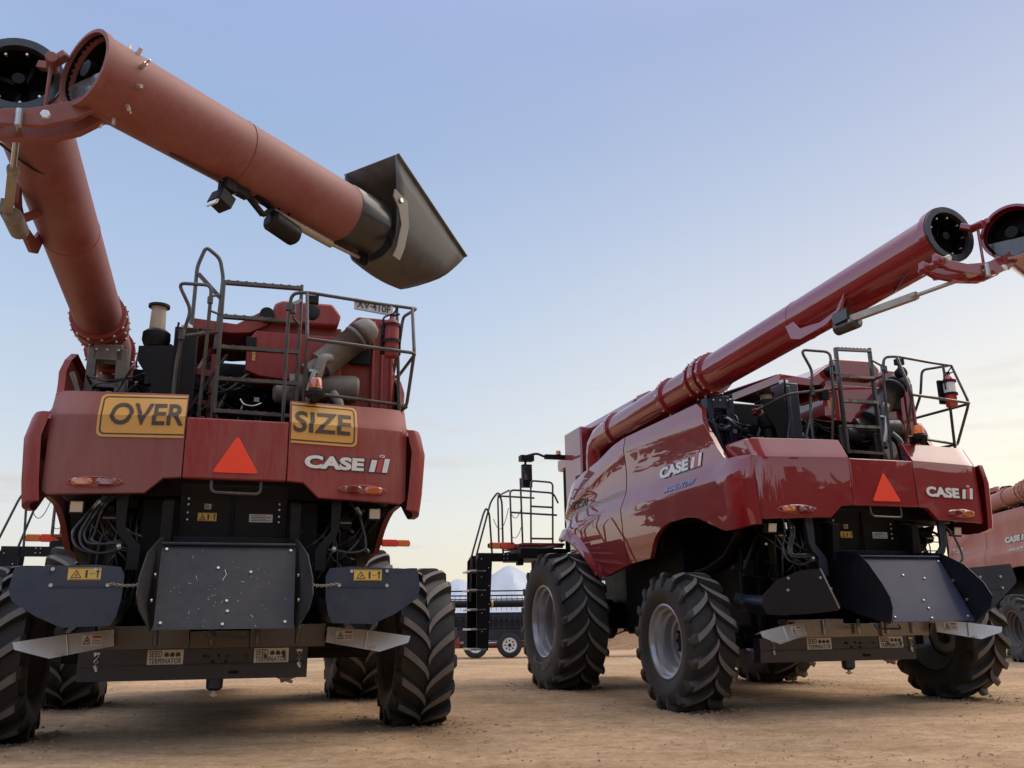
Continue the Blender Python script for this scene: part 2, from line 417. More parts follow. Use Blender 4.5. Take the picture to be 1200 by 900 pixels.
_wheel_cache = {}
def make_wheel(parent, D, key, c, dia, wid, rim_r, outer, flip, lugs):
    """one driven wheel: ribbed tyre carcass with chevron lugs, deep dished rim"""
    hub = bpy.data.objects.new('wheel', None); col.objects.link(hub); hub.parent = parent; hub.location = c
    if key in _wheel_cache:
        a, b, d = _wheel_cache[key]
        for nm, me in (('tyre', a), ('rim', b), ('hub', d)):
            o = bpy.data.objects.new(nm, me); col.objects.link(o); o.parent = hub
        return hub
    r, w = dia / 2, wid / 2
    rc = r - .062
    mb = MB()
    prof = [(-w * .72, rim_r - .03), (-w * .86, rim_r), (-w * .95, rim_r + .05), (-w * 1.04, rim_r + (rc - rim_r) * .45), (-w * 1.03, rc - .12), (-w * .985, rc - .05), (-w * .9, rc - .012), (-w * .5, rc - .003), (0, rc),
            (w * .5, rc - .003), (w * .9, rc - .012), (w * .985, rc - .05), (w * 1.03, rc - .12), (w * 1.04, rim_r + (rc - rim_r) * .45), (w * .95, rim_r + .05), (w * .86, rim_r), (w * .72, rim_r - .03)]
    mb.lathe(prof, (0, 0, 0), (1, 0, 0), 96)
    def P(u, a, rad): return V((u, -math.cos(a) * rad, math.sin(a) * rad))
    for sgn in (-1, 1):
        for k in range(lugs):
            a0 = 2 * PI * (k + (.5 if sgn > 0 else 0)) / lugs
            secs = []
            K = 8
            for i in range(K + 1):
                t = i / K
                u = sgn * lerp(-.02, 1.005, t) * w
                lag = flip * (lerp(0, 1, t) ** .66) * (.52 * w * 1.9 / r)
                a = a0 + lag
                hw = lerp(.043, .05, t) / r
                top = r - (.004 if t < .8 else .03 * ((t - .8) / .2) ** 2 + .004)
                base = rc - .02
                secs.append([P(u, a - hw * 1.3, base), P(u, a - hw * .8, top), P(u, a + hw * .8, top), P(u, a + hw * 1.25, base)])
            # down the shoulder
            u = sgn * w * 1.055; a = a0 + flip * (1.0) * (.52 * w * 1.9 / r); hw = .04 / r
            secs.append([P(u - sgn * .03, a - hw, rc - .11), P(u, a - hw * .7, rc - .10), P(u, a + hw * .7, rc - .10), P(u - sgn * .03, a + hw, rc - .11)])
            o = len(mb.v); vs = [p for sc in secs for p in sc]; fs = []; mi = []
            for i in range(len(secs) - 1):
                for q in range(3):
                    fs.append((i * 4 + q, i * 4 + q + 1, i * 4 + q + 5, i * 4 + q + 4)); mi.append(1 if q == 1 and i < K - 1 else 0)
            fs.append((0, 1, 2, 3)); mi.append(0); e = (len(secs) - 1) * 4; fs.append((e, e + 1, e + 2, e + 3)); mi.append(0)
            mb.v += [tuple(v) for v in vs]; mb.f += [tuple(i + o for i in f) for f in fs]; mb.mi += mi
    if dia > 1.8 and outer < 0:                     # raised maker's letters low on the side wall, coloured paler as if catching light
        word = 'FIRESTONE'
        rad = rim_r + .13
        for i, ch in enumerate(word):
            an = R(-90) + (i - 4) * R(-8.2)
            cx = V((outer * (w * 1.05 - .005), -math.cos(an) * rad, math.sin(an) * rad))
            up = V((0, -math.cos(an), math.sin(an))) * -1
            mb.m(1); put_text(mb, ch, cx + up * -.055, up.cross(V((outer, 0, 0))), up, .085 if ch != 'I' else .03, .12, .03, lift=.010, depth=.1)
        mb.m(0)
    zf = -(r - .042)
    for i, (x, y, z) in enumerate(mb.v):
        k = max(0, (-z - r * .62) / (r * .38))
        x *= 1 + .075 * k * k * (3 - 2 * k) * (1 if abs(x) > w * .5 else .3)
        mb.v[i] = (x, y * (1 + .012 * k), max(z, zf + .3 * (z - zf) if z < zf else z))
    ty = mb.build('tyre', [D['rubber'], D['lug']], hub, angle=40)
    # rim
    mb = MB(); q = outer
    rp = [(q * w * .90, rim_r + .012), (q * w * .93, rim_r - .002), (q * w * .9, rim_r - .02), (q * w * .72, rim_r - .035), (q * w * .66, rim_r - .06), (q * w * .45, rim_r - .075), (q * w * .40, rim_r - .11),
          (q * w * .1, rim_r - .12), (q * w * .04, rim_r - .15), (q * -w * .1, rim_r - .16), (q * -w * .16, rim_r * .55), (q * -w * .1, rim_r * .5), (q * -w * .1, .0005)]
    mb.lathe(rp, (0, 0, 0), (1, 0, 0), 64)
    mb.lathe([(-q * w * .88, rim_r + .005), (-q * w * .7, rim_r - .04), (-q * w * .16, rim_r - .15)], (0, 0, 0), (1, 0, 0), 64)
    rm = mb.build('rim', D['rim'], hub, angle=30)
    mb = MB()
    mb.cyl((-q * w * .1, 0, 0), (q * w * .12, 0, 0), rim_r * .3, 28).cyl((q * w * .12, 0, 0), (q * w * .22, 0, 0), rim_r * .17, 24)
    for i in range(10):
        a = 2 * PI * i / 10
        mb.bolt((-q * w * .09, math.cos(a) * rim_r * .42, math.sin(a) * rim_r * .42), (q, 0, 0), .02, .04)
    hb = mb.build('hub', D['dark'], hub, bevel=.006)
    _wheel_cache[key] = (ty.data, rm.data, hb.data)
    return hub

def sub_label(parent, D, O, X, Y, w, h, mat='yell', text=None, name='warning_label', thick=.003):
    mb = MB(); Xn, Yn = V(X).normalized(), V(Y).normalized(); Z = Xn.cross(Yn); O = V(O)
    mb.m(0).poly3([O, O + Xn * w, O + Xn * w + Yn * h, O + Yn * h], Z * thick)
    mb.m(1)
    L = Z * (thick + .001)
    def line(a, b, t=.003):
        a = O + Xn * a[0] * w + Yn * a[1] * h + L; b = O + Xn * b[0] * w + Yn * b[1] * h + L
        d = (b - a).normalized(); s = d.cross(Z) * t
        mb.poly3([a - s, a + s, b + s, b - s], Z * .001)
    if text == 'hazard':
        line((.10, .2), (.40, .2)); line((.40, .2), (.25, .8)); line((.25, .8), (.10, .2)); line((.22, .3), (.29, .52), .004)
        line((.56, .2), (.56, .8), .008); line((.66, .5), (.72, .5)); line((.76, .5), (.80, .5)); line((.9, .2), (.9, .8), .005); line((.85, .65), (.9, .8), .004); line((.95, .65), (.9, .8), .004)
        line((.02, .05), (.98, .05), .002); line((.02, .95), (.98, .95), .002)
    elif text == 'plate':
        for k in range(4): line((.08, .2 + .2 * k), (.92 - .2 * (k % 2), .2 + .2 * k), .0025)
    elif text == 'steel':
        line((.08, .15), (.42, .15)); line((.42, .15), (.25, .85)); line((.25, .85), (.08, .15)); line((.25, .3), (.25, .55), .005)
        mb.m(2); line((.52, .8), (.95, .8), .008); mb.m(1)
        for k in range(3): line((.52, .15 + .17 * k), (.95, .15 + .17 * k), .002)
    elif text == 'maker':
        put_text(mb, 'SEED', O + Xn * .05 * w + Yn * .52 * h + Z * thick, X, Y, .36 * w, .40 * h, .0, .0, 1.05)
        put_text(mb, 'TERMINATOR', O + Xn * .05 * w + Yn * .08 * h + Z * thick, X, Y, .9 * w, .36 * h, .0, .0, 1.12)
        for k in range(3):
            cx = O + Xn * (.53 + .16 * k) * w + Yn * .62 * h + L
            pts = [cx + Xn * math.cos(PI * i / 8) * .07 * w + Yn * math.sin(PI * i / 8) * .22 * h for i in range(9)]
            mb.poly3(pts, Z * .002)
            line((.47 + .16 * k, .58), (.59 + .16 * k, .58), .005)
    return mb.build(name, [D[mat], D['ink'], D['ired']], parent)

def make_combine(kind, loc, rot, label):
    """kind: 'oversize' the dusty one with signs, 'clean' the glossy one, 'far' the dusty one half hidden behind it"""
    D = mats_for(kind)
    root = empty('combine_harvester', loc, label, 'combine harvester', 'combine harvesters parked on the dirt yard', rot)
    # ---- wheels: steered rear pair, big driving pair in front
    fl = 1 if kind != 'clean' else -1
    RD, RW, FD, FW = 1.52, .54, 2.05, .72
    for sg in (-1, 1):
        make_wheel(root, D, ('r', fl, sg), (sg * 1.82, 0, RD / 2 - .042), RD, RW, .40, sg, fl, 17)
        make_wheel(root, D, ('f', fl, sg), (sg * 1.80, 3.88, FD / 2 - .045), FD, FW, .53, sg, fl, 19)
    # ---- rear hood
    zb_l = [(-1.488, 1.99), (-1.44, 1.956), (-.70, 1.972), (-.565, 2.096), (-.425, 2.103)]
    zt_l = [(-1.488, 2.80), (-1.45, 2.855), (-.44, 2.845), (-.425, 2.845)]
    hl = hood_panel(-1.488, -.430, zb_l, zt_l).build('rear_hood_panel', D.get('hood2', D['hood']), root, bevel=.012)
    hr = hood_panel(.430, 1.488, [(-x, z) for x, z in zb_l[::-1]], [(-x, z) for x, z in zt_l[::-1]]).build('rear_hood_panel', D['hood'], root, bevel=.012)
    hc = hood_panel(-.418, .418, [(-.418, 2.10), (.418, 2.10)], [(-.418, 2.617), (.418, 2.617)]).build('centre_hood_panel', D['hood'], root, bevel=.012)
    for sg, h in ((-1, hl), (1, hr)):
        # cheek of the upper hood, running forward to the engine bay
        mb = MB()
        pts = [(-.66, 2.57), (-1.19, 2.62), (-1.075, 2.80), (-1.06, 2.85), (-.64, 2.865)]
        mb.poly3([(sg * 1.495, y, z) for y, z in pts], (-sg * .05, 0, 0))
        mb.build('hood_cheek', D['hood'], h, bevel=.02)
        # tail lamps in a shallow oval recess
        t = MB()
        x0, x1 = (.86, 1.31)
        pts = []
        for k in range(24):
            a = 2 * PI * k / 24
            pts.append(V((sg * (1.085 + math.cos(a) * .225), 0, 2.056 + math.sin(a) * (.05))))
        ring = [V((p.x, hood_y(p.x, p.z) - .004, p.z)) for p in pts]
        ring2 = [V((lerp(p.x, sg * 1.085, .1), hood_y(p.x, p.z) - .013, lerp(p.z, 2.056, .22))) for p in pts]
        ring3 = [V((lerp(p.x, sg * 1.085, .2), hood_y(p.x, p.z) - .006, lerp(p.z, 2.056, .3))) for p in pts]
        t.m(2).loft([ring, ring2, ring3]); t.add(ring3, [tuple(range(24))])
        for (cx, mi) in ((1.18, 0), (.995, 1)):
            secs = []
            for q, rr in ((0, 1), (.6, .96), (1, .7)):
                secs.append([V((sg * (cx + math.copysign(abs(math.cos(a)) ** .6, math.cos(a)) * .083 * rr), hood_y(sg * cx, 2.056) - .008 - .03 * q, 2.056 + math.copysign(abs(math.sin(a)) ** .8, math.sin(a)) * .036 * rr)) for a in [2 * PI * k / 20 for k in range(20)]])
            t.m(mi).loft(secs, caps=True)
        t.build('tail_lamp', [D['amber'], D['rlens'], D['hood']], h)
    # slow-vehicle triangle and pull handle
    mb = MB()
    pts = [(-.18, 2.165), (-.165, 2.152), (.165, 2.152), (.18, 2.165), (.012, 2.455), (-.012, 2.455)]
    mb.poly3([(x, hood_y(x, z) - .005, z) for x, z in pts], (0, -.006, 0))
    mb.build('warning_triangle', D['smv'], hc, bevel=.002)
    mb = MB().tube(fillet([(-.185, -1.33, 2.11), (-.185, -1.345, 1.992), (.215, -1.345, 1.985), (.215, -1.33, 2.11)], .05), .013)
    mb.build('grab_handle', D['rail'], hc)
    if kind != 'far':
        logo(hr, D, (.575, -1.32, 2.225), (1, 0, 0), (0, 0, 1), .73, .165, hood_bend)
    if kind == 'oversize':
        for (word, h, x0, x1, z0, z1, openside) in (('OVER', hl, -1.118, -.432, 2.432, 2.826, 1), ('SIZE', hr, .44, 1.02, 2.437, 2.826, -1)):
            mb = MB()
            K = 10
            def strip(xa, xb, za, zb2, lift, mi):
                zs = sorted(set([za, zb2] + ([2.62] if za < 2.62 < zb2 else [])))
                front = [[V((x, hood_y(x, z) - lift, z)) for z in zs] for x in [lerp(xa, xb, k / K) for k in range(K + 1)]]
                mb.m(mi).loft(front, closed=False)
                rim = [c[0] for c in front] + front[-1][1:] + [c[-1] for c in front[-2::-1]] + front[0][-2:0:-1]
                n = len(rim); mb.add(list(rim) + [p + V((0, .005, 0)) for p in rim], [(i, (i + 1) % n, (i + 1) % n + n, i + n) for i in range(n)])
            rad = .05
            def ends(x):
                e = (x - x0) if openside > 0 else (x1 - x)
                c = 0 if e >= rad else rad - math.sqrt(max(0, rad * rad - (rad - e) ** 2))
                return c
            xk = [x0 + (x1 - x0) * k / 24 for k in range(25)]
            xk = sorted(set(xk + ([x0 + rad * (1 - math.cos(PI / 2 * k / 6)) for k in range(7)] if openside > 0 else [x1 - rad * (1 - math.cos(PI / 2 * k / 6)) for k in range(7)])))
            front = []
            for x in xk:
                c = ends(x); front.append([V((x, hood_y(x, z) - .008, z)) for z in (z0 + c, lerp(z0, 2.62, .5), 2.62, lerp(z1, 2.62, .5), z1 - c)])
            mb.m(0).loft(front, closed=False)
            rim = [c[0] for c in front] + front[-1][1:] + [c[-1] for c in front[-2::-1]] + front[0][-2:0:-1]
            n = len(rim); mb.add(list(rim) + [q + V((0, .005, 0)) for q in rim], [(i, (i + 1) % n, (i + 1) % n + n, i + n) for i in range(n)])
            # black border line with rounded corners, open at the cut edge
            e = 1 if openside > 0 else -1; xo, xi = (x0, x1) if e > 0 else (x1, x0)
            def path(off, rr):
                P = [(xi, z1 - off)] + [(lerp(xi, xo + e * (off + rr), k / 8), z1 - off) for k in range(1, 9)]
                P += [(xo + e * (off + rr - rr * math.sin(PI / 2 * k / 5)), z1 - off - rr + rr * math.cos(PI / 2 * k / 5)) for k in range(1, 6)]
                P += [(xo + e * off, 2.62)]
                P += [(xo + e * (off + rr - rr * math.cos(PI / 2 * k / 5)), z0 + off + rr - rr * math.sin(PI / 2 * k / 5)) for k in range(0, 6)]
                P += [(lerp(xo + e * (off + rr), xi, k / 8), z0 + off) for k in range(1, 9)]
                return P
            A, B = path(.020, .042), path(.033, .030)
            mb.m(1).loft([[V((x, hood_y(x, z) - .0095, z)) for x, z in pair] for pair in zip(A, B)], closed=False)
            tx = (-1.03, -.445) if openside > 0 else (.455, .955)
            def sb(O, p):
                # the two halves of the word do not quite meet at the fold
                x = O.x + p.x + (.012 if O.z + p.y > 2.62 else 0); z = O.z + p.y
                return V((x, hood_y(x, z) - .0085 - p.z, z))
            mb.m(1); put_text(mb, word, (tx[0], -1.3, 2.535), (1, 0, 0), (0, 0, 1), tx[1] - tx[0], .205, .018, 0, 1.0, .003, sb, cuts=10)
            mb.build('oversize_sign', [D['sign'], D['signink']], h, angle=20)
    # ---- side bodywork, front and rear sheets each side
    for sg in (-1, 1):
        ysr = [lerp(1.805, -.19, k / 18) for k in range(19)] + [-.26, -.34, -.385, -.43, -.53, -.63, -.72, -.80, -.88, -.95, -1.02, -1.09, -1.14, -1.18, -1.21, -1.23, -1.238]
        ysf = [4.48, 4.45, 4.42, 4.36, 4.29, 4.22] + [lerp(4.1, 2.97, k / 12) for k in range(13)] + [2.93, 2.89] + [lerp(2.75, 1.83, k / 7) for k in range(8)]
        pr = side_panel(sg, ysr).build('rear_side_panel', D['red'], root, bevel=.014)
        pf = side_panel(sg, ysf).build('front_side_panel', D['red'], root, bevel=.014)
        # lip over the driving wheel
        arch = [(4.38, 2.27), (4.1, 2.275), (3.85, 2.25), (3.61, 2.18), (3.4, 2.08), (3.2, 1.95), (3.03, 1.80), (2.94, 1.66)]
        secs = []
        for i, (y, z) in enumerate(arch):
            w = .075 * math.sin(PI * (i + .7) / 8.2) + .01
            x = side_x(y, z + .05)
            secs.append([V((sg * (x - .02), y, z - .06)), V((sg * (x + w), y, z - .035)), V((sg * (x + w + .005), y, z - .01)), V((sg * (x - .005), y - .03, z + .12))])
        MB().loft(secs, caps=True).build('wheel_arch_lip', D['red'], pf, angle=60)
        if kind != 'oversize' or sg < 0:
            X = (0, sg, 0)
            o = (sg * 1.6, .78 if sg < 0 else -.27, 2.685)
            logo(pr, D, o, X, (0, 0, 1), 1.04, .20, side_bend(sg), flat=(kind != 'clean'))
            mb = MB(); put_text(mb, 'AXIAL-FLOW', (sg * 1.6, .55 if sg < 0 else -.2, 2.47), X, (0, 0, 1), .76, .075, .02, .3, 1, .003, side_bend(sg))
            mb.build('model_script', D['blue'] if kind == 'clean' else D['pale'], pr)
            mb = MB(); put_text(mb, '7250', (sg * 1.6, 3.86 if sg < 0 else 3.2, 2.68), X, (0, 0, 1), .62, .12, .03, .25, 1, .003, side_bend(sg))
            mb.m(1)
            for zz, tt in ((2.615, .012), (2.585, .008), (2.642, .006)):
                for (ya, yb) in ((3.2, 4.15), (1.85, 3.2)):
                    K = 12; P = [lerp(ya, yb, k / K) for k in range(K + 1)]
                    zo = lambda y: (zz + (0.10 if zz > 2.6 else .10) * interp(y, [(1.85, .6), (4.2, 0)]))
                    front = [[V((sg * (side_x(y, z) + .004), y, z)) for z in (zo(y), zo(y) + tt)] for y in P]
                    mb.loft(front, closed=False)
            mb.build('model_number', [D['ink'] if kind == 'clean' else D['pale'], D['pgrey']], pf)
    # ---- inner body boxes, made black to block light behind the sheets; chassis and axles
    mb = MB()
    mb.box(-1.40, 1.40, -.93, -.45, 2.0, 2.57).box(-1.32, 1.32, -.45, 4.25, 2.13, 2.6).box(-1.5, 1.5, 1.05, 2.8, 1.82, 2.4)
    mb.box(-.95, .95, -.25, 4.2, 1.15, 2.2).box(-1.2, 1.2, -.30, -.22, 1.05, 2.1)
    mb.box(-1.25, 1.25, 1.0, 2.75, .78, 1.85).box(-.75, .75, -.9, 0, 1.2, 2.0).box(-1.36, 1.36, 4.1, 4.3, 2.2, 3.3)
    mb.build('body_core', D['dark'], root, bevel=.02)
    mb = MB()
    for sg in (-1, 1):
        mb.box(sg * .9 - .07, sg * .9 + .07, -.6, 4.4, .85, 1.15)
        mb.bar((sg * 1.03, -.15, .7), (sg * 1.03, -.12, 1.95), .11, .16, (0, 1, 0)).bar((sg * 1.03, -.36, .72), (sg * 1.03, -.34, 1.85), .06, .1, (0, 1, 0))
        mb.cyl((sg * .25, -.22, .72), (sg * 1.2, -.22, .74), .05, 14).cyl((sg * .9, -.22, .73), (sg * 1.45, -.1, .76), .028, 10)
    mb.box(-1.35, 1.35, -.14, .14, .62, .88)
    mb.build('rear_axle', D['dark'], root, bevel=.015)
    mb = MB().box(-1.0, 1.0, 3.65, 4.1, .85, 1.25)
    for sg in (-1, 1): mb.cyl((sg * 1.0, 3.88, 1.0), (sg * 1.5, 3.88, 1.0), .3, 24).cyl((sg * 1.4, 3.88, 1.0), (sg * 1.62, 3.88, 1.0), .2, 24)
    mb.build('front_axle', D['dark'], root, bevel=.02)
    # ---- straw hood back plate with its labels
    mb = MB()
    mb.poly3([(-.44, -.94, 2.12), (-.44, -.90, 1.66), (.47, -.90, 1.66), (.47, -.94, 2.12)], (0, .05, 0))
    mb.box(-.47, .50, -1.06, -.9, 1.60, 1.655).box(-.005, .012, -.955, -.93, 1.66, 2.1)
    for x, z in ((-.37, 1.99), (-.37, 1.94), (-.37, 1.87), (-.37, 1.81), (.40, 1.96), (.40, 1.91), (.40, 1.85), (.40, 1.80)):
        mb.m(1).bolt((x, -.925, z), (0, -1, 0), .013, .015).m(0)
    for x in (-.52, .53): mb.obox((x, -1.05, 1.75), (.045, 0, 0), (0, .1, .03), (0, -.02, .2))
    back = mb.build('straw_hood', [D['black'], D['bright']], root, bevel=.008)
    sub_label(back, D, (-.285, -.921, 1.80), (1, 0, 0), (0, 0, 1), .155, .075, 'yell', 'hazard')
    sub_label(back, D, (-.235, -.926, 1.905), (1, 0, 0), (0, 0, 1), .055, .045, 'pale', 'plate')
    sub_label(back, D, (.145, -.921, 1.80), (1, 0, 0), (0, 0, 1), .20, .07, 'pale', 'plate')
    # ---- tailboard: sloping plate between two rounded cheeks
    mb = MB()
    top, bot = V((0, -1.47, 1.535)), V((0, -1.86, .885))
    n = V((0, -(top.z - bot.z), -(bot.y - top.y) * -1)).normalized()
    mb.poly3([(-.52, top.y, top.z), (.52, top.y, top.z), (.505, bot.y, bot.z), (-.505, bot.y, bot.z)], (0, .012, 0))
    for x, t in ((-.48, .05), (.48, .05), (-.46, .93), (.44, .93), (-.02, .95), (0, .68), (.01, .80), (.17, .33), (-.08, .28)):
        p = top.lerp(bot, t)
        mb.m(1).bolt((x, p.y, p.z), (0, -.85, .5), .012, .012).m(0)
    if kind != 'clean':
        rc = random.Random(5)
        for k in range(46):
            x, t = rc.gauss(-.02, .22), min(.97, max(.05, rc.gauss(.45, .27))); pp = top.lerp(bot, t) + V((x, 0, 0)); a = rc.uniform(0, 6.3); L = rc.choice((.004, .005, .006, .009, .02))
            dv = V((math.cos(a), 0, 0)) + (bot - top).normalized() * math.sin(a); e = V((0, -.0035, .002))
            if max(abs(pp.x), 0) < .48: mb.m(2).poly3([pp + e - dv * L, pp + e + V((.004, 0, 0)), pp + e + dv * L, pp + e + (bot - top).normalized() * .003], V((0, -.0006, .0004)))
        mb.m(2).tube([top.lerp(bot, .30) + V((-.03, -.004, .002)), top.lerp(bot, .36) + V((-.015, -.004, .002)), top.lerp(bot, .41) + V((-.035, -.004, .002)), top.lerp(bot, .44) + V((-.04, -.004, .002))], .003, 5).m(0)
    mb.tube(fillet([(-.52, -1.48, 1.553), (.52, -1.48, 1.553)], .01), .013)
    tb = mb.build('tailboard', [D['plate'], D['bright'], D['pale']], root, bevel=.003)
    for sg in (-1, 1):
        cheek = [(-.95, 1.62), (-1.25, 1.625), (-1.50, 1.585), (-1.72, 1.46), (-1.92, 1.26), (-2.0, 1.13), (-1.99, 1.02), (-1.9, .92), (-1.84, .868), (-1.35, .98), (-.95, 1.12)]
        pts = []
        for y, z in cheek:
            off = max(0, -(y - interp(z, [(.885, -1.86), (1.535, -1.47)]))) * .35
            pts.append((sg * (.525 + off), y, z))
        mb = MB().poly3(pts, (sg * .008, 0, 0))
        mb.m(1)
        for (y, z) in ((-1.6, 1.3), (-1.75, 1.1)): mb.bolt((sg * .535, y, z), (sg, 0, 0), .014)
        mb.build('cheek_plate', [D['plate'] if kind != 'clean' else D['deepnavy'], D['bright']], tb)
    # ---- spreader shrouds either side
    for sg in (-1, 1):
        out = [(.80, 1.36), (.77, 1.30), (.775, 1.12), (.80, .99), (.835, .925), (1.17, .915), (1.36, 1.0), (1.535, 1.115), (1.565, 1.19), (1.55, 1.33), (1.54, 1.36), (.98, 1.378)]
        mb = MB()
        f = lambda x, z: V((sg * x, -1.53 + (x - .8) * .07 + (1.36 - z) * -.06, z))
        if kind == 'clean':
            if sg > 0:
                out = [(.78, 1.43), (.76, 1.30), (.765, 1.15), (.78, 1.0), (.85, .95), (1.0, .965), (1.28, 1.14), (1.505, 1.28), (1.515, 1.33), (1.49, 1.43), (1.475, 1.485), (.98, 1.445)]
            else:       # swung round to face the near side
                f = lambda x, z: V((-.80 - (x - .8) * .86, -1.50 + (x - .8) * .62 + (1.36 - z) * .22, z))
                out = [(.99, 1.43), (.92, 1.33), (.85, 1.19), (.785, 1.06), (.80, 1.01), (1.05, .985), (1.30, .975), (1.46, .985), (1.52, 1.08), (1.50, 1.18), (1.38, 1.33), (1.15, 1.42)]
        rear = [f(x, z) for x, z in out]
        mb.poly3(rear, (0, .012, 0))
        # skirt under and outside
        low = out[2:10]
        sk = [[f(x, z), f(x, z) + V((0, .30, .02 * i / 8)), f(x * .98, z) + V((0, .62, .05))] for i, (x, z) in enumerate(low)]
        mb.loft(sk, closed=False)
        if kind != 'clean': mb.box(min(sg * .85, sg * 1.3), max(sg * .85, sg * 1.3), -1.50, -1.0, 1.30, 1.34)
        # pale bar put in as the swung edge's highlight, else folded seam; bolts
        if kind == 'clean' and sg < 0: mb.m(2).bar(f(.985, 1.43) + V((.004, -.006, 0)), f(.80, 1.03) + V((.004, -.006, 0)), .012, .01).m(0)
        else: mb.bar(f(.87, 1.215) + V((0, -.004, 0)), f(1.28, 1.215) + V((0, -.004, 0)), .006, .012)
        mb.m(1)
        for x, z in ((1.28, 1.345), (.98, 1.34), (1.28, 1.225), (.88, 1.225)): mb.bolt(f(x, z), (0, -1, 0), .013, .012)
        sd = mb.build('spreader_shroud', [D['deepnavy'] if kind == 'clean' and sg < 0 else D['navy'], D['bright'], D['galv']], root, solid=.006)
        if kind != 'clean':
          a = f(1.17, 1.262) if sg < 0 else f(1.0, 1.262)
          sub_label(sd, D, a + V((0, -.006, 0)), (1, .0 + sg * .07, 0), (0, .06, 1), .235, .095, 'yell', 'hazard')
        # chain from the cheek to the shroud
        if kind == 'clean' and sg < 0: continue
        mb = MB()
        p, q = V((sg * .60, -1.55, 1.235)), f(.875, 1.235) + V((0, -.02, 0))
        for k in range(15):
            c = p.lerp(q, (k + .5) / 15) + V((0, 0, -.015 * math.sin(PI * k / 14)))
            d = (q - p).normalized() * .016; s2 = V((0, 0, .009)) if k % 2 else V((0, .009, 0))
            mb.tube([c - d, c - d * .6 + s2, c + d * .6 + s2, c + d, c + d * .6 - s2, c - d * .6 - s2], .0035, 6, closed=True)
        mb.build('chain', D['pgrey'], sd)
    # ---- stainless deflector blades
    for sg in (-1, 1):
        bl = [(1.56, .81), (1.20, .865), (.87, .90), (.855, .77), (1.16, .712), (1.30, .685), (1.54, .757)]
        f = lambda x, z: V((sg * x, -.90 - (x - .87) * .32 - (.9 - z) * .25, z))
        mb = MB().poly3([f(x, z) for x, z in bl], (0, .01, 0))
        mb.loft([[f(x, z) + V((0, .01, 0)), f(x, z) + V((0, .11, -.03))] for x, z in ((.87, .90), (1.20, .865), (1.56, .81))], closed=False)
        mb.bar(f(1.2, .86) + V((0, -.004, 0)), f(1.17, .72) + V((0, -.004, 0)), .012, .006)
        mb.tube([f(1.27, .722) + V((0, -.012, 0)), f(1.22, .712) + V((0, -.02, 0)), f(1.20, .716) + V((0, -.012, 0))], .006, 6)
        st = mb.build('steel_blade', D['steel'], root, solid=.004)
        a = f(1.09, .775) if sg < 0 else f(.94, .785)
        sub_label(st, D, a + V((0, -.006, 0)), (1, -sg * .32, 0), (0, .25, 1), .15, .085, 'white', 'steel')
    # ---- mill housing, cross beam and its plates
    mb = MB()
    mb.box(-1.0, -.28, -.80, -.62, .735, .93).box(.22, .86, -.80, -.62, .735, .93)
    mb.box(-.28, .22, -.76, -.6, .735, .88)
    for x in (-.55, -.1, .28, .62): mb.cyl((x, -.81, .76), (x, -.81, .92), .022, 12)
    mb.build('mill_housing', surf_once('dark_mill_steel', (.10, .095, .09), .32, .8, 0, (.18, .145, .11), .2, 2.5) if kind != 'clean' else surf_once('mill_steel', (.32, .30, .28), .28, .85, 0, (.25, .2, .16), .12, 2.5), root, bevel=.006)  # darker steel on the dusty machines than on the clean one
    mb = MB()
    mb.poly3([(-1.17, -.50, .735), (.722, -.72, .735), (.722, -.72, .585), (.722, -.70, .475), (-1.17, -.48, .475), (-1.17, -.50, .585)], (.0, .14, 0))
    mb.bar((-1.17, -.505, .60), (.722, -.725, .60), .012, .012)
    for k in range(5): mb.cyl((-.12 + .16 * k, -.64 - .02 * k, .66), (-.12 + .16 * k, -.645 - .02 * k, .66), .014, 8)
    beam = mb.build('cross_beam', D['navy'], root, bevel=.006)
    by = lambda x: -.50 - (x + 1.17) * .1163
    dx = (1, -.1163, 0)
    for x0 in (-.615, .265):
        sub_label(beam, D, (x0, by(x0) - .004, .602), dx, (0, 0, 1), .295, .125, 'label', 'maker', 'maker_label')
    mb = MB()
    for x in (-1.02, .65):
        for k in range(3):
            z = .685 - k * .045
            mb.tube([V((x, by(x) - .012, z + .018)), V((x + .018, by(x) - .016, z)), V((x, by(x) - .012, z - .018)), V((x - .018, by(x) - .016, z))], .005, 6, closed=True)
        mb.bar((x - .025, by(x) - .01, .705), (x + .025, by(x) - .014, .705), .01, .02)
        mb.bar((x + .01, by(x) - .014, .56), (x - .01, by(x) - .014, .6), .01, .02)
    mb.build('lock_pin', D['bright'], beam)
    mb = MB()
    for (x, z, w) in ((-.15, .67, .012), (-.03, .67, .012), (.03, .62, .012), (-.08, .62, .012)): mb.bolt((x, by(x) - .001, z), (0, -1, 0), w, .006)
    mb.bar((.06, by(.06) - .002, .53), (.14, by(.14) - .002, .53), .008, .025)
    mb.build('beam_bolts', D['dark'], beam)
    # drawbar leg and prop below
    mb = MB().tube([(-.05, -.5, .50), (-.05, -.5, .40), (-.05, -.5, .375)], [.075, .072, .045], 14)
    mb.m(1).cyl((-.05, -.5, .38), (-.05, -.5, .325), .018, 8).box(-.085, -.015, -.515, -.485, .335, .35)
    mb.build('drawbar_leg', [D['navy'], D['galv']], root)
    mb = MB().bar((.30, -.45, .55), (.62, -.45, .425), .05, .03).bar((.52, -.44, .44), (.72, -.6, .52), .03, .04)
    mb.build('prop_lever', D['pgrey'], root, bevel=.004)
    mb = MB().tube(fillet([(-.12, -1.1, .86), (-.12, -1.15, .815), (.18, -1.15, .812), (.20, -1.1, .86)], .04), .012)
    mb.build('step_bar', D['rail'], root)
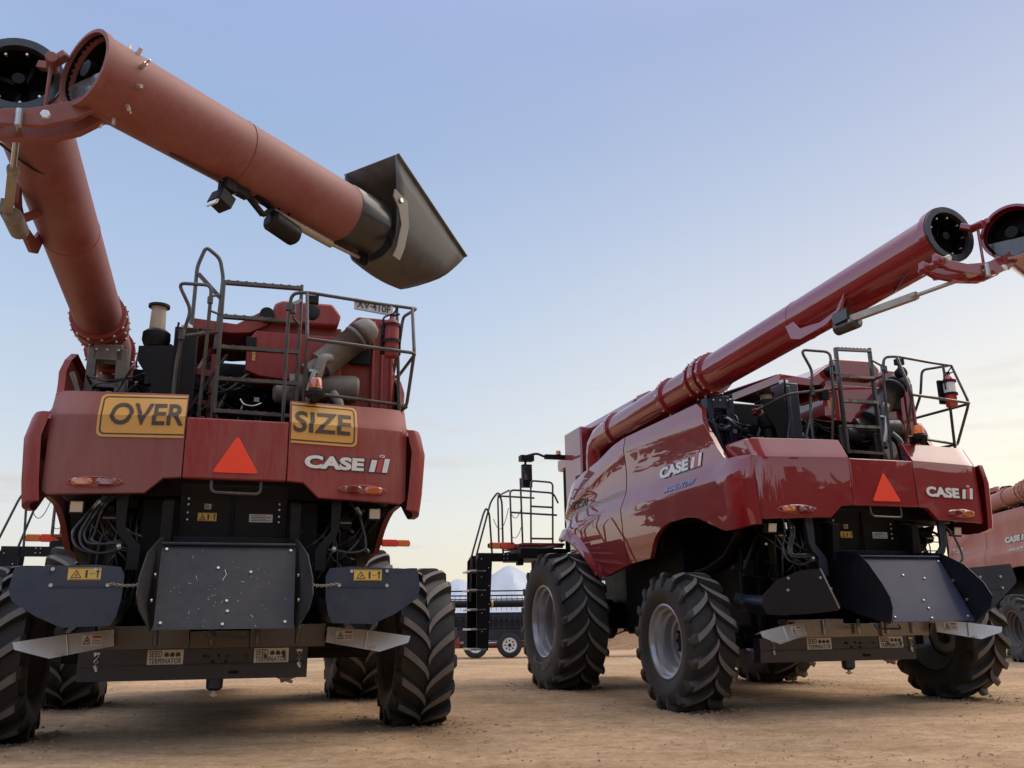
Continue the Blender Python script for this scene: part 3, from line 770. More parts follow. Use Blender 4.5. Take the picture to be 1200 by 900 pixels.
    # ---- bracket arms, hoses, lamps and clutter below the hood
    for sg in (-1, 1):
        mb = MB()
        arm = [(.83, 2.0), (.925, 2.0), (.905, 1.72), (.87, 1.63), (.80, 1.55), (.80, 1.36), (.70, 1.36), (.70, 1.54), (.745, 1.60), (.83, 1.70)]
        mb.poly3([(sg * x, -1.2, z) for x, z in arm], (0, .04, 0))
        mb.build('bracket_arm', D['navy'] if kind == 'clean' else D['black'], root, bevel=.006)
        mb = MB()
        for i in range(26):
            x = sg * random.uniform(.56, 1.25); z = random.uniform(1.35, 1.98); y = random.uniform(-.75, -.45)
            s = random.uniform(.015, .05)
            q = random.random()
            if q < .35: mb.m(0).box(x - s, x + s, y - .05, y, z - s, z + s * 1.5)
            elif q < .7: mb.m(0).cyl((x, y, z), (x + random.uniform(-.25, .25), y + .05, z + random.uniform(-.4, .4)), .012 + s * .3, 8)
            else: mb.m(1).cyl((x, y - .05, z), (x + .03, y, z + random.uniform(-.03, .03)), .012 + s * .15, 8)
        mb.cyl((sg * 1.0, -.5, 1.82), (sg * 1.0, -.85, 1.82), .06, 16).m(1).cyl((sg * .95, -.86, 1.82), (sg * 1.05, -.86, 1.82), .012, 8)
        mb.m(0).bar((sg * .95, -.6, 1.2), (sg * 1.0, -.65, 1.95), .09, .05).bar((sg * .68, -.7, 1.1), (sg * .66, -.75, 2.0), .12, .04)
        mb.build('hydraulic_fittings', [D['black'], D['galv']], root)
        mb = MB()
        for k in range(4 if sg < 0 else 1):
            j = k * .022 + random.uniform(-.02, .02)
            mb.tube(fillet([(sg * (1.03 - j), -.95, 1.99), (sg * (1.10 - j), -1.1 - j, 1.86), (sg * (1.19 - j * 1.5 + random.uniform(-.03, .03)), -1.12, 1.66), (sg * (1.16 - j), -1.15, 1.54 + j * .8), (sg * (1.0), -1.16, 1.505 + j * .9 + random.uniform(-.03, .03)), (sg * .84, -1.15, 1.55 + j * .8), (sg * .72, -1.12, 1.50 + j), (sg * .68, -1.05, 1.38 + j)], .12, 5), .0125, 8)
        h = mb.build('hydraulic_hose', D['hose'], root)
        mb = MB()
        mb.cyl((sg * 1.07, -1.03, 1.93), (sg * 1.10, -1.08, 1.86), .022, 10).cyl((sg * .85, -1.165, 1.552), (sg * .88, -1.165, 1.545), .03, 10).box(min(sg * .75, sg * .79), max(sg * .75, sg * .79), -1.18, -1.14, 1.52, 1.58)
        mb.build('hose_clip', D['galv'], h)
        mb = MB()
        mb.m(0).obox((sg * 1.235, -1.0, 1.885), (.06, 0, 0), (0, .04, .01), (0, -.01, .055)).box(sg * 1.235 - .012, sg * 1.235 + .012, -1.0, -.96, 1.92, 2.02)
        mb.m(1).obox((sg * 1.235, -1.042, 1.884), (.05, 0, 0), (0, .006, .002), (0, -.01, .045))
        mb.build('work_lamp', [D['black'], D['lampglass']], root, bevel=.006)
        mb = MB()
        rw = random.Random(11 + sg)
        for i in range(11):
            a = V((sg * rw.uniform(.5, 1.2), -.82, rw.uniform(1.75, 1.98))); b2 = V((sg * rw.uniform(.5, 1.15), -.85, rw.uniform(1.3, 1.7)))
            mb.tube(fillet([a + V((0, .2, .08)), a, a.lerp(b2, .45) + V((sg * .05, -.07, -.05)), b2 + V((0, -.03, -.03)), b2 + V((0, .2, .02))], .1), rw.choice((.007, .009, .012)), 6)
        mb.build('wiring', D['hose'], root)
        # curved fender skin behind the rear wheel
        mb = MB()
        secs = [[V((sg * 1.36, y, z)), V((sg * 1.10, y + .1, z - .03))] for y, z in ((-.55, 2.0), (-.45, 1.85), (-.2, 1.66), (.2, 1.55), (.5, 1.53))]
        mb.loft(secs, closed=False)
        mb.build('inner_fender', D['black'], root, solid=.02)
    return root, D

_so = {}
def surf_once(name, *a):
    if name not in _so: _so[name] = surf(name, *a)
    return _so[name]

def tubes(name, D, root, paths, mat='rail', r=.0165, rad=.08, extra=None):
    mb = MB()
    for p in paths: mb.tube(fillet(p, rad), r, 8)
    if extra: extra(mb)
    return mb.build(name, D[mat], root)

def add_deck(root, D, kind):
    # ---- engine bay
    mb = MB().box(-1.42, 1.42, -1.0, 1.9, 2.56, 2.615).box(-.95, .9, .3, 1.7, 2.6, 3.35)
    mb.box(-1.2, -.2, .9, 1.7, 2.6, 3.5)
    for i in range(70):
        x = random.uniform(-1.3, .9); y = random.uniform(-.35, .35); z = random.uniform(2.62, 3.3); s = random.uniform(.02, .08)
        q = random.random()
        if q < .45: mb.box(x - s, x + s, y - s, y + s, z - s, z + s * 1.6)
        else: mb.tube(fillet([(x, y, z), (x + random.uniform(-.3, .3), y - .05, z + random.uniform(-.1, .1)), (x + random.uniform(-.3, .3), y + .1, z + random.uniform(-.4, .3))], .06), random.uniform(.012, .04), 8)
    eng = mb.build('engine', D['dark'], root, bevel=.006)
    mb = MB()
    for i in range(26):
        x = random.uniform(-1.25, .3); y = random.uniform(-.42, -.2); z = random.uniform(2.7, 3.15)
        if i % 2: mb.cyl((x, y, z), (x + random.uniform(-.03, .03), y - .02, z + random.uniform(.01, .04)), random.uniform(.01, .025), 8)
        else: mb.box(x - .02, x + .03, y - .02, y, z - .02, z + .025)
    mb.tube(fillet([(-.75, -.3, 2.98), (-.72, -.4, 3.03), (-.6, -.42, 3.03), (-.56, -.42, 2.98), (-.56, -.4, 2.66)], .07), .035, 10)
    mb.tube(fillet([(0, -.5, 3.02), (.03, -.5, 2.97), (.12, -.5, 2.95), (.2, -.5, 2.99)], .05), .008, 6)
    mb.build('engine_fittings', D['galv'], eng)
    mb = MB()
    for i in range(26):
        x = random.uniform(-1.3, .5); z = random.uniform(2.75, 3.3)
        a = V((x, -.42, z)); b2 = a + V((random.uniform(-.5, .5), random.uniform(-.05, .1), random.uniform(-.4, .25)))
        mb.tube(fillet([a + V((0, .15, .05)), a, a.lerp(b2, .5) + V((0, -.06, -random.uniform(.03, .14))), b2, b2 + V((.02, .2, -.03))], .08), random.choice((.006, .008, .011, .014)), 6)
    mb.build('engine_wiring', D['hose'], eng)
    mb = MB()
    mb.bar((-.86, -.3, 3.36), (-.28, -.3, 3.30), .07, .07).bar((-.58, -.3, 2.95), (-.58, -.3, 3.34), .07, .07).bar((-.62, -.3, 3.02), (-.15, -.3, 3.0), .05, .05).bar((-.4, -.25, 3.34), (-.3, -.1, 3.62), .05, .05).bar((-.28, -.3, 2.65), (-.26, -.3, 3.5), .08, .06)
    mb.bar((-.9, -.2, 2.66), (.35, -.45, 2.70), .06, .1)
    mb.build('red_frame', D['red'], root, bevel=.006)
    # ---- red covers above the engine
    mb = MB()
    top = [(-.52, 3.83), (-.08, 3.80), (.20, 3.99), (.22, 3.82), (.05, 3.72), (-.12, 3.70), (-.52, 3.72)]
    mb.poly3([(x, -.42, z) for x, z in top], (0, 1.1, .03))
    mb.poly3([(-.52, -.36, 3.84), (-.08, -.36, 3.81), (.2, -.36, 4.0), (.22, 1.6, 4.1), (-.6, 1.6, 3.95)], (0, 0, -.02))
    mb.poly3([(x, -.47, z) for x, z in ((.03, 3.32), (.03, 3.62), (.11, 3.73), (.95, 3.73), (.95, 3.32), (.42, 3.25), (.17, 3.27))], (0, .5, 0))
    mb.box(.12, .95, -.36, .8, 3.6, 3.86)
    ec = mb.build('engine_cover', D['red'], root, bevel=.02)
    hexa = [(.24, 3.90), (.27, 4.03), (.34, 4.07), (.84, 4.08), (.93, 3.96), (.90, 3.84), (.27, 3.84)]
    MB().poly3([(x, -.48, z) for x, z in hexa], (0, .7, 0)).build('cover_lid', D['red'], ec, bevel=.025)
    MB().box(.02, .12, -.48, -.40, 3.52, 3.66).build('cover_vent', D['black'], ec, bevel=.006)
    MB().cyl((.2, -.52, 3.9), (.2, -.3, 3.9), .07, 16).build('breather_cap', D['black'], ec, bevel=.006)
    sub_label(ec, D, (.085, -.4745, 3.42), (1, 0, 0), (0, 0, 1), .03, .12, 'yell', 'plate', thick=.002)
    # ---- radiator housing
    mb = MB()
    prof = [(.95, 2.6), (.95, 3.72), (1.03, 3.93), (1.12, 4.02), (1.47, 4.02), (1.52, 3.9), (1.52, 2.6)]
    mb.poly3([(x, -.33, z) for x, z in prof], (0, 1.9, 0))
    for x in (1.28, 1.37, 1.47): mb.box(x - .018, x + .018, -.385, -.33, 2.62, 3.97 if x < 1.45 else 3.85)
    mb.box(1.28, 1.5, -.36, -.33, 3.0, 3.9)
    rh = mb.build('radiator_housing', D['red'], root, bevel=.018)
    MB().box(1.04, 1.25, -.40, -.34, 3.48, 3.76).box(1.1, 1.5, -.36, .2, 2.6, 2.63).build('air_duct', D['black'], rh, bevel=.02)
    # ---- muffler and its pipes
    mb = MB()
    a, b = V((.735, -.52, 3.40)), V((1.17, -.50, 3.80)); d = (b - a).normalized()
    mb.tube([a, a + d * .01, b - d * .10, b - d * .02, b + d * .06, b + d * .11, b + d * .135], [.11, .14, .14, .14, .125, .085, .02], 24)
    mb.tube([b - d * .14, b - d * .13, b - d * .11, b - d * .10], [.14, .15, .15, .14], 24)
    mb.tube([a - d * .12, a + d * .01], [.10, .10], 20).tube([a - d * .15, a - d * .13, a - d * .10], [.115, .12, .115], 20)
    mb.cyl((.45, -.42, 3.19), (1.10, -.42, 3.21), .135, 24).tube([(1.1, -.42, 3.21), (1.13, -.42, 3.21)], [.135, .11], 24)
    mb.tube([(.30, -.42, 3.12), (.33, -.42, 3.12), (.50, -.42, 3.12), (.55, -.42, 3.12)], [.05, .10, .11, .1], 20)
    mb.tube(fillet([(.82, -.62, 3.45), (.74, -.68, 3.43), (.70, -.70, 3.28), (.62, -.72, 2.9)], .12, 6), .052, 14)
    mb.tube(fillet([(.86, -.6, 3.1), (.92, -.66, 3.0), (.94, -.68, 2.72)], .1), .05, 12)
    mf = mb.build('muffler', D['muff'], root)
    MB().tube([(.665, -.70, 3.26), (.672, -.70, 3.285)], .066, 16).tube(fillet([(.66, -.78, 3.27), (.62, -.8, 3.1), (.57, -.8, 2.95)], .05), .022, 8).build('pipe_clamp', D['galv'], mf)
    # ---- air intake with clear bowl
    mb = MB()
    c = V((-.795, -.5, 0))
    if kind == 'clean': c = V((-.795, -.5, -.35))
    mb.m(0).lathe([(3.55, .072), (3.62, .074), (3.85, .066), (3.87, .08)], c, (0, 0, 1), 24)
    mb.m(1).lathe([(3.865, .08), (3.87, .098), (3.895, .098), (3.895, .03), (3.89, .001)], c, (0, 0, 1), 24)
    mb.lathe([(3.44, .05), (3.47, .10), (3.54, .128), (3.61, .125), (3.64, .09), (3.645, .07)], c, (0, 0, 1), 24)
    mb.cyl(c + V((0, 0, 3.1)), c + V((0, 0, 3.46)), .07, 16)
    mb.build('air_intake', [D['pre'], D['black']], root)
    mb = MB()
    pl = [(-.93, 3.44), (-.66, 3.46), (-.62, 3.42), (-.62, 2.62), (-.70, 2.62), (-.80, 3.10), (-.93, 3.30)]
    mb.poly3([(x, -.63, z) for x, z in pl], (0, .02, 0))
    mb.box(-.9, -.68, -.62, -.4, 3.42, 3.445).bar((-.72, -.6, 3.33), (-.55, -.55, 3.5), .05, .05).bar((-.62, -.62, 3.5), (-.60, -.62, 3.7), .02, .02)
    mb.build('intake_bracket', D['black'], root, bevel=.004)
    mb = MB().box(-.63, -.42, -.62, -.36, 2.6, 3.66).m(1).cyl((-.53, -.5, 3.66), (-.53, -.5, 3.715), .055, 16).m(0)
    mb.poly3([(-.66, -.64, 2.62), (-.66, -.64, 2.95), (-.6, -.64, 3.2), (-.6, -.64, 3.62), (-.55, -.64, 3.62), (-.55, -.64, 2.62)], (0, .02, 0)).bar((-.5, -.66, 2.75), (-.15, -.5, 3.45), .04, .03)
    mb.build('coolant_tank', [D['navy'] if kind == 'clean' else D['black'], D['white']], root, bevel=.015)
    # ---- cradle under the auger
    mb = MB()
    for y in (-.20, -.05):
        out = [(-1.43, 2.7), (-1.40, 3.50), (-1.47, 3.62), (-1.40, 3.66), (-1.35, 3.575), (-1.28, 3.56), (-1.20, 3.60), (-1.10, 3.68), (-1.06, 3.58), (-1.10, 3.50), (-1.05, 2.7)]
        mb.bar((-1.385, y, 2.7), (-1.375, y, 3.52), .075, .02, (0, 1, 0)).bar((-1.09, y, 2.7), (-1.115, y, 3.52), .10, .02, (0, 1, 0))
        for z0, z1 in ((3.40, 3.56), (3.13, 3.20), (2.8, 2.86)): mb.box(-1.37, -1.11, y - .01, y + .01, z0, z1)
    for x in (-1.41, -1.06): mb.box(x - .008, x + .008, -.2, -.05, 2.7, 3.54)
    for x in (-1.34, -1.25, -1.15): mb.m(1).bolt((x, -.212, 3.50), (0, -1, 0), .014).m(0)
    mb.bar((-1.45, -.3, 2.86), (-1.3, -.15, 3.1), .06, .06).bar((-1.3, -.35, 2.65), (-1.5, -.4, 3.2), .07, .04).bar((-1.0, -.3, 2.65), (-.75, -.3, 3.2), .06, .03)
    mb.build('auger_cradle', [D['muff'] if kind != 'clean' else D['plate'], D['bright']], root, bevel=.006)
    # ---- guard rails and the folding ladder over the hood
    tubes('guard_rail', D, root, [
        [(-.57, -1.0, 2.8), (-.565, -1.0, 3.2), (-.535, -1.0, 3.45), (-.48, -1.0, 3.70), (-.61, -1.0, 3.95), (-.315, -1.14, 3.905), (-.32, -1.12, 3.4), (-.345, -.98, 2.6)],
        ] + ([[(-.54, -1.02, 3.45), (-.80, -.95, 3.42), (-1.0, -.6, 3.3)]] if kind == 'clean' else []) + [[(-.54, -1.02, 3.44), (-.20, -1.05, 3.50)]], rad=.07,
        extra=lambda mb: mb.cyl((-.54, -1.04, 3.40), (-.54, -1.04, 3.49), .03, 10).cyl((-.318, -1.14, 3.73), (-.318, -1.14, 3.79), .026, 10).tube(fillet([(-.31, -1.14, 3.8), (-.24, -1.13, 3.82), (-.22, -1.11, 3.82)], .02), .011, 6).tube(fillet([(-.31, -1.14, 3.66), (-.24, -1.13, 3.64), (-.22, -1.11, 3.64)], .02), .011, 6))
    lx, ly = (-.212, -1.11), (.50, -.83)
    mb = MB()
    for (x, y), zt in ((lx, 3.975), (ly, 4.11)):
        mb.bar((x, y, 2.72), (x, y, zt), .034, .05, (0, 1, 0))
    for (x, y) in (lx, ly):
        mb.bar((x - .02, y + .06, 2.60), (x - .02, y + .06, 3.06), .03, .045, (0, 1, 0))
    lad = mb.build('folding_ladder', D['rail'], root, bevel=.006)
    for za, zb in ((3.955, 4.075), (3.625, 3.73), (3.335, 3.425), (3.04, 3.115), (2.745, 2.80)):
        mb = MB().bar((lx[0], lx[1], za), (ly[0], ly[1], zb), .055, .032)
        for k in range(9): mb.bar(V((lx[0], lx[1], za + .018)).lerp(V((ly[0], ly[1], zb + .018)), (k + .5) / 9) + V((-.012, 0, 0)), V((lx[0], lx[1], za + .018)).lerp(V((ly[0], ly[1], zb + .018)), (k + .5) / 9) + V((.012, 0, 0)), .05, .008)
        mb.build('rung', D['rail'], lad)
    MB().bar((.50, -.85, 3.95), (.40, -1.12, 3.80), .02, .025).bar((.5, -.83, 3.7), (.42, -1.1, 3.68), .02, .02).cyl((.41, -1.15, 3.70), (.41, -1.15, 3.78), .03, 10).build('ladder_latch', D['rail'], lad)
    tubes('guard_rail', D, root, [
        [(.375, -1.12, 2.62), (.372, -1.15, 3.6), (.39, -1.18, 3.885), (.53, -1.24, 3.885), (1.20, -1.08, 3.90), (1.55, -.99, 3.92), (1.62, -.9, 3.95), (1.56, -.5, 4.0), (1.53, -.45, 3.67), (1.50, -.3, 3.41), (1.56, -.28, 3.415), (1.56, -1.2, 3.391), (.536, -1.39, 3.385)],
        [(.527, -1.24, 3.875), (.536, -1.39, 3.385), (.548, -1.13, 2.72)],
        [(1.40, -1.02, 3.91), (1.42, -1.02, 3.45), (1.46, -.95, 2.75)],
        [(1.56, -.99, 3.92), (1.55, -1.18, 3.40), (1.53, -.93, 2.94), (1.46, -.95, 2.92)],
        [(.60, -1.16, 2.95), (1.1, -1.02, 2.95), (1.55, -.91, 2.945), (1.50, -.6, 2.95)]], rad=.07,
        extra=lambda mb: mb.cyl((.372, -1.17, 3.72), (.372, -1.17, 3.78), .03, 10))
    if kind != 'clean': tubes('handrail_hoop', D, root, [[(-.50, -.5, 2.7), (-.492, -.5, 3.6), (-.485, -.5, 4.33), (-.42, -.5, 4.55), (-.28, -.5, 4.44), (-.236, -.5, 4.24), (-.26, -.5, 3.5)]], rad=.055, r=.019,
          extra=lambda mb: mb.bar((-.47, -.52, 4.25), (-.25, -.52, 4.02), .012, .04).bar((-.5, -.5, 3.6), (-.3, -.35, 3.75), .012, .05))
    # lamp clamped to the rail, beacon, plate
    mb = MB().obox((.585, -1.20, 3.83), (.05, 0, 0), (0, .03, 0), (0, 0, .035)).cyl((.585, -1.2, 3.74), (.585, -1.2, 3.84), .022, 8)
    mb.lathe([(0, .02), (.02, .055), (.07, .066), (.10, .07), (.105, .06), (.1, .001)], (.585, -1.14, 3.69), (0, -1, .15), 18)
    mb.build('rail_lamp', D['black'], root)
    mb = MB()
    c = V((.635, -1.30, 0))
    mb.m(0).lathe([(2.86, .03), (2.88, .085), (2.92, .09), (2.935, .062), (2.95, .06)], c, (0, 0, 1), 20).cyl(c + V((.0, -.03, 2.87)), c + V((0, -.07, 2.85)), .04, 12).bar(c + V((0, 0, 2.87)), (.62, -1.1, 2.85), .06, .03)
    mb.m(1).lathe([(2.95, .062), (3.03, .058), (3.045, .05), (3.05, .001)], c, (0, 0, 1), 20)
    mb.build('beacon_lamp', [D['black'], D['marker'] if kind == 'clean' else D['amber']], root)
    if kind == 'oversize':
        mb = MB()
        X = V((.385, .075, -.012)).normalized()
        O = V((.975, -1.125, 3.805)); Y = V((0, 0, 1))
        mb.m(0).poly3([O, O + X * .39, O + X * .39 + Y * .115, O + Y * .115], (0, .004, 0))
        mb.m(1); put_text(mb, 'XV·410F', O + X * .025 + Y * .025, X, Y, .34, .072, .012, depth=.05)
        mb.m(2).poly3([O + V((0, -.001, 0)), O + X * .39 + V((0, -.001, 0)), O + X * .39 + Y * .012 + V((0, -.001, 0)), O + Y * .012 + V((0, -.001, 0))], (0, -.001, 0))
        mb.build('number_plate', [D['pale'], D['ink'], D['blue']], root, angle=20)
    # ---- grain tank and covers
    mb = MB().box(-1.28, 1.28, 4.2, 4.95, 2.25, 4.14)
    mb.build('grain_tank', D['red'], root, bevel=.03)
    mb = MB().box(-1.02, 1.02, 1.75, 4.2, 2.6, 4.03)
    mb.build('tank_wall', D['dark'], root, bevel=.02)
    mb = MB()
    pr = [(-1.10, 4.04), (-1.12, 4.10), (-1.02, 4.235), (-.9, 4.26), (.9, 4.26), (1.02, 4.235), (1.12, 4.10), (1.10, 4.04)]
    mb.poly3([(x, 4.6, z) for x, z in pr], (0, -2.02, 0))
    mb.m(1).poly3([(x * .98, 2.585, z - .005 if z > 4.1 else z + .003) for x, z in pr], (0, -.03, 0))
    mb.build('tank_cover', [D['red'], D['black']], root, bevel=.02)
    mb = MB().bar((-1.0, 2.5, 4.18), (-.92, 2.2, 4.2), .09, .12).bar((-.95, 2.25, 4.22), (-.9, 2.05, 4.02), .08, .1).m(1).cyl((-.85, 1.7, 4.12), (-.85, 2.1, 4.16), .085, 16)
    mb.build('cover_hinge', [D['red'], D['dark']], root, bevel=.01)
    # ---- unloading auger: main tube, end faces and joint
    ax = lambda y: V((-1.35, y, 3.945 - (y + 4.07) * .0345))
    mb = MB().tube([ax(-4.03), ax(-3.2), ax(-1.5), ax(0), ax(1.2), ax(2.4), ax(2.85), ax(3.05) + V((0, 0, -.02)), V((-1.35, 3.20, 3.60)), V((-1.34, 3.28, 3.45)), V((-1.33, 3.30, 3.25)), V((-1.3, 3.30, 2.9))], .215, 40, caps=False)
    mb.add(*(lambda c: ([c + V((math.cos(2 * PI * k / 40) * .21, 0, math.sin(2 * PI * k / 40) * .21)) for k in range(40)], [tuple(range(40))]))(ax(-3.7)))
    at = mb.build('unloading_auger', D['tube'], root, angle=50)
    for y, w, r in ((-.30, .05, .25), (-.16, .12, .262), (.02, .05, .25), (.76, .10, .25), (2.5, .09, .25), (-2.1, .012, .2185)):
        mb = MB().tube([ax(y - w / 2), ax(y + w / 2)], r, 40)
        if w > .04:
            for k in range(14):
                a = 2 * PI * k / 14
                q = ax(y) + V((math.cos(a) * r, 0, math.sin(a) * r)); mb.m(1).bolt(q, (math.cos(a), 0, math.sin(a)), .013, .014).m(0)
        mb.build('clamp_ring' if w > .04 else 'weld_seam', [D['red'], D['bright']], at)
    mb = MB()   # end flange
    e = ax(-4.03)
    mb.m(0).lathe([(-.02, .215), (-.02, .245), (.05, .245), (.05, .215)], e, (0, -1, .0345), 40)
    mb.m(1).lathe([(.05, .24), (.072, .238), (.072, .19), (.03, .185)], e, (0, -1, .0345), 40)
    mb.m(2).lathe([(.03, .205), (-.22, .205), (-.21, .001)], e, (0, -1, .0345), 32)  # black liner added so the open tube end looks dark inside
    mb.cyl(e + V((0, .1, 0)), e + V((0, -.03, 0)), .035, 12).bar(e + V((-.17, .08, .06)), e + V((.0, .06, 0)), .02, .025).bar(e + V((-.05, .09, -.19)), e + V((.06, .09, .19)), .02, .02).prism([(0, 0), (.16, .05), (.19, -.06), (.1, -.16)], e + V((0, .1, -.01)), (1, 0, 0), (0, .3, 1), .01)
    for k in range(9): a = 2 * PI * k / 9; mb.m(3).bolt(e + V((math.cos(a) * .16, -.02, math.sin(a) * .16)), (0, -1, 0), .008, .02)
    mb.build('end_flange', [D['tube'], D['hose'], D['dark'], D['bright']], at)
    # ---- folded outer section, lying back over the machine
    J = V((-.96, -4.33, 3.905)); u = V((.777, .6285, -.0346)).normalized()
    if kind == 'clean': u = (Matrix.Rotation(R(-14), 4, 'Z') @ u).normalized()
    w = u.cross(V((0, 0, 1))).normalized(); v = w.cross(u).normalized()
    if v.z < 0: v = -v
    P = lambda s, t, q=0: J + u * s + v * t + w * q
    mb = MB().tube([P(.02, 0), P(.4, 0), P(1.2, 0), P(2.30, 0)], .222, 40, caps=False)
    mb.m(1).tube([P(2.02, 0), P(2.03, 0), P(2.33, 0), P(2.34, 0)], [.2225, .229, .229, .2], 40, caps=False)
    mb.m(0).tube([P(1.04, 0), P(1.055, 0)], .226, 40, caps=False)
    fo = mb.build('folding_auger', [D['tube'], D['hose']], root, angle=50)
    mb = MB()
    mb.m(0).lathe([(.03, .222), (.028, .233), (-.01, .234), (-.012, .212), (.06, .205)], J, u, 40)
    mb.m(1).lathe([(.01, .208), (.20, .208), (.19, .001)], J, u, 32)
    mb.m(2).poly3([P(.02, -.04, -.19), P(.02, -.07, .19), P(.02, -.16, .13), P(.02, -.20, 0), P(.02, -.16, -.13)], u * .004)
    mb.m(1).cyl(P(.15, 0), P(0.0, 0), .05, 12)
    for k in range(11):
        a = 2 * PI * k / 11 + .2
        dv = v * math.sin(a) + w * math.cos(a)
        mb.m(3).tube([P(.20, 0) + dv * .215, P(.20, 0) + dv * .262], [.016, .012], 6)
        if k % 3 == 0: mb.cyl(P(.20, 0) + dv * .262, P(.20, 0) + dv * .30, .006, 5)
    mb.build('joint_flange', [D['tube'], D['dark'], D['clear'], D['bright']], fo)
    # hinge bracket between the two sections
    mb = MB()
    arm = [(-1.72, 3.64), (-1.60, 3.60), (-1.42, 3.585), (-1.22, 3.62), (-1.02, 3.70), (-.86, 3.84), (-.79, 3.79), (-.86, 3.70), (-.98, 3.60), (-1.14, 3.525), (-1.36, 3.505), (-1.6, 3.52), (-1.73, 3.575)]
    mb.poly3([(x, -4.10, z) for x, z in arm], (0, -.055, 0)).poly3([(x, -4.29, z + .01) for x, z in arm], (0, .04, 0))
    mb.cyl((-1.165, -4.13, 3.99), (-1.15, -4.26, 3.99), .034, 14).bar((-1.24, -4.10, 4.02), (-1.16, -4.15, 3.99), .05, .045).bar((-1.08, -4.24, 4.03), (-1.15, -4.2, 3.99), .05, .045).cyl((-1.16, -4.2, 3.6), (-1.16, -4.2, 4.0), .012, 8)
    mb.cyl((-.86, -4.05, 3.76), (-.82, -4.34, 3.76), .035, 12).cyl((-1.66, -4.05, 3.59), (-1.66, -4.32, 3.59), .03, 12).bar((-1.45, -4.1, 3.56), (-1.3, -3.9, 3.72), .2, .05)
    mb.m(1)
    for x, z in ((-1.12, 3.57), (-.86, 3.76), (-1.66, 3.59)): mb.bolt((x, -4.34, z), (0, -1, 0), .028, .02)
    mb.build('hinge_bracket', [D['tube'], D['bright']], root, bevel=.008)
    mb = MB()
    a, b = V((-1.545, -3.08, 3.545)), V((-1.254, -4.309, 3.552)); d = (b - a).normalized()
    mb.m(0).bar(a - d * .05, a + d * .62, .055, .06).m(1).tube([a + d * .6, b], .017, 12).m(0).tube([a + d * .60, a + d * .64], .036, 12).m(1).cyl(b + V((0, 0, -.05)), b + V((0, 0, .05)), .02, 10)
    mb.m(2).tube([a + V((.02, .28, -.02)), a + V((.02, .26, -.02)), a + V((.03, .0, -.03)), a + V((.04, -.02, -.03))], [.04, .062, .062, .04], 14).obox(a + V((-.04, .12, .05)), (.02, 0, 0), (0, .10, 0), (0, 0, .05))
    mb.build('folding_cylinder', [D['pgrey'], D['galv'], D['muff']], root)
    mb = MB()
    mb.poly3([(-1.545, -2.15, 3.86), (-1.56, -2.3, 3.70), (-1.56, -2.62, 3.66), (-1.55, -2.85, 3.70), (-1.545, -3.0, 3.84), (-1.56, -2.92, 3.68), (-1.57, -2.72, 3.60), (-1.57, -2.3, 3.585), (-1.565, -2.15, 3.64), (-1.55, -2.05, 3.82)], (.03, 0, 0)).bar((-1.45, -2.75, 3.70), (-1.55, -2.85, 3.58), .08, .06)
    mb.build('cylinder_bracket', D['tube'], root, bevel=.004)
    mb = MB().tube(fillet([ax(-3.2) + V((.10, 0, .19)), ax(-3.15) + V((.20, 0, .06)), ax(-3.2) + V((.17, 0, -.14)), ax(-3.4) + V((0, 0, -.225)), ax(-3.7) + V((-.15, 0, -.22))], .1), .009, 6)
    mb.tube(fillet([P(.6, -.23, -.02), P(.9, -.24, 0), P(1.05, -.25, .02)], .05), .008, 6)
    mb.build('auger_hose', D['hose'], root)
    # lamp and tilt motor slung under the outer section
    mb = MB()
    mb.m(0).obox(P(1.02, -.26), u * .045, v * .04, w * .045).obox(P(.985, -.375), (u * .8 - v * .3) * .065, (v * .8 + u * .3) * .055, w * .06).cyl(P(.99, -.31), P(1.0, -.25), .03, 8).obox(P(1.12, -.25), u * .06, v * .03, w * .03)
    mb.m(1).obox(P(.93, -.40), u * .008, (v * .8 + u * .3) * .05, w * .05).bar(P(1.06, -.19), P(1.07, -.29), .03, .03)
    mb.build('auger_lamp', [D['black'], D['lampglass']], fo, bevel=.008)
    mb = MB()
    mb.m(0).bar(P(1.12, -.215), P(1.32, -.33), .035, .03).bar(P(1.24, -.215), P(1.38, -.25), .05, .02).bar(P(1.32, -.33), P(1.4, -.24), .03, .03).tube(fillet([P(1.44, -.26), P(1.46, -.17), P(1.52, -.17), P(1.54, -.24)], .03), .009, 6)
    mb.m(1).tube([P(1.37, -.33), P(1.39, -.335), P(1.60, -.365), P(1.62, -.365)], [.05, .075, .075, .05], 14)
    mb.m(2).tube([P(1.40, -.27), P(1.95, -.285)], .03, 10).tube([P(1.9, -.285), P(2.26, -.275)], .014, 8)
    mb.m(0).obox(P(2.28, -.26), u * .04, v * .05, w * .02).cyl(P(2.26, -.28, -.04), P(2.26, -.28, .04), .02, 8)
    mb.build('tilt_motor', [D['dark'], D['black'], D['pgrey']], fo, bevel=.004)
    # spout: trough with a flat lid, hung on side straps
    mb = MB()
    T0, T1, B0, B1 = (2.30, .54), (3.20, .035), (2.38, -.255), (2.93, -.25)
    secs = []
    for i in range(9):
        t = i / 8
        T = (lerp(T0[0], T1[0], t), lerp(T0[1], T1[1], t)); B = (lerp(B0[0], B1[0], t), lerp(B0[1], B1[1], t) - .03 * math.sin(PI * t))
        row = []
        for q, hw in ((0, .262), (.2, .268), (.42, .268), (.62, .262), (.80, .245), (.92, .20), (.98, .11), (1, 0)):
            row.append((q, hw))
        full = [(q, hw) for q, hw in row] + [(q, -hw) for q, hw in row[-2::-1]]
        secs.append([P(lerp(T[0], B[0], q), lerp(T[1], B[1], q), hw) for q, hw in full])
    mb.loft(secs, closed=False)
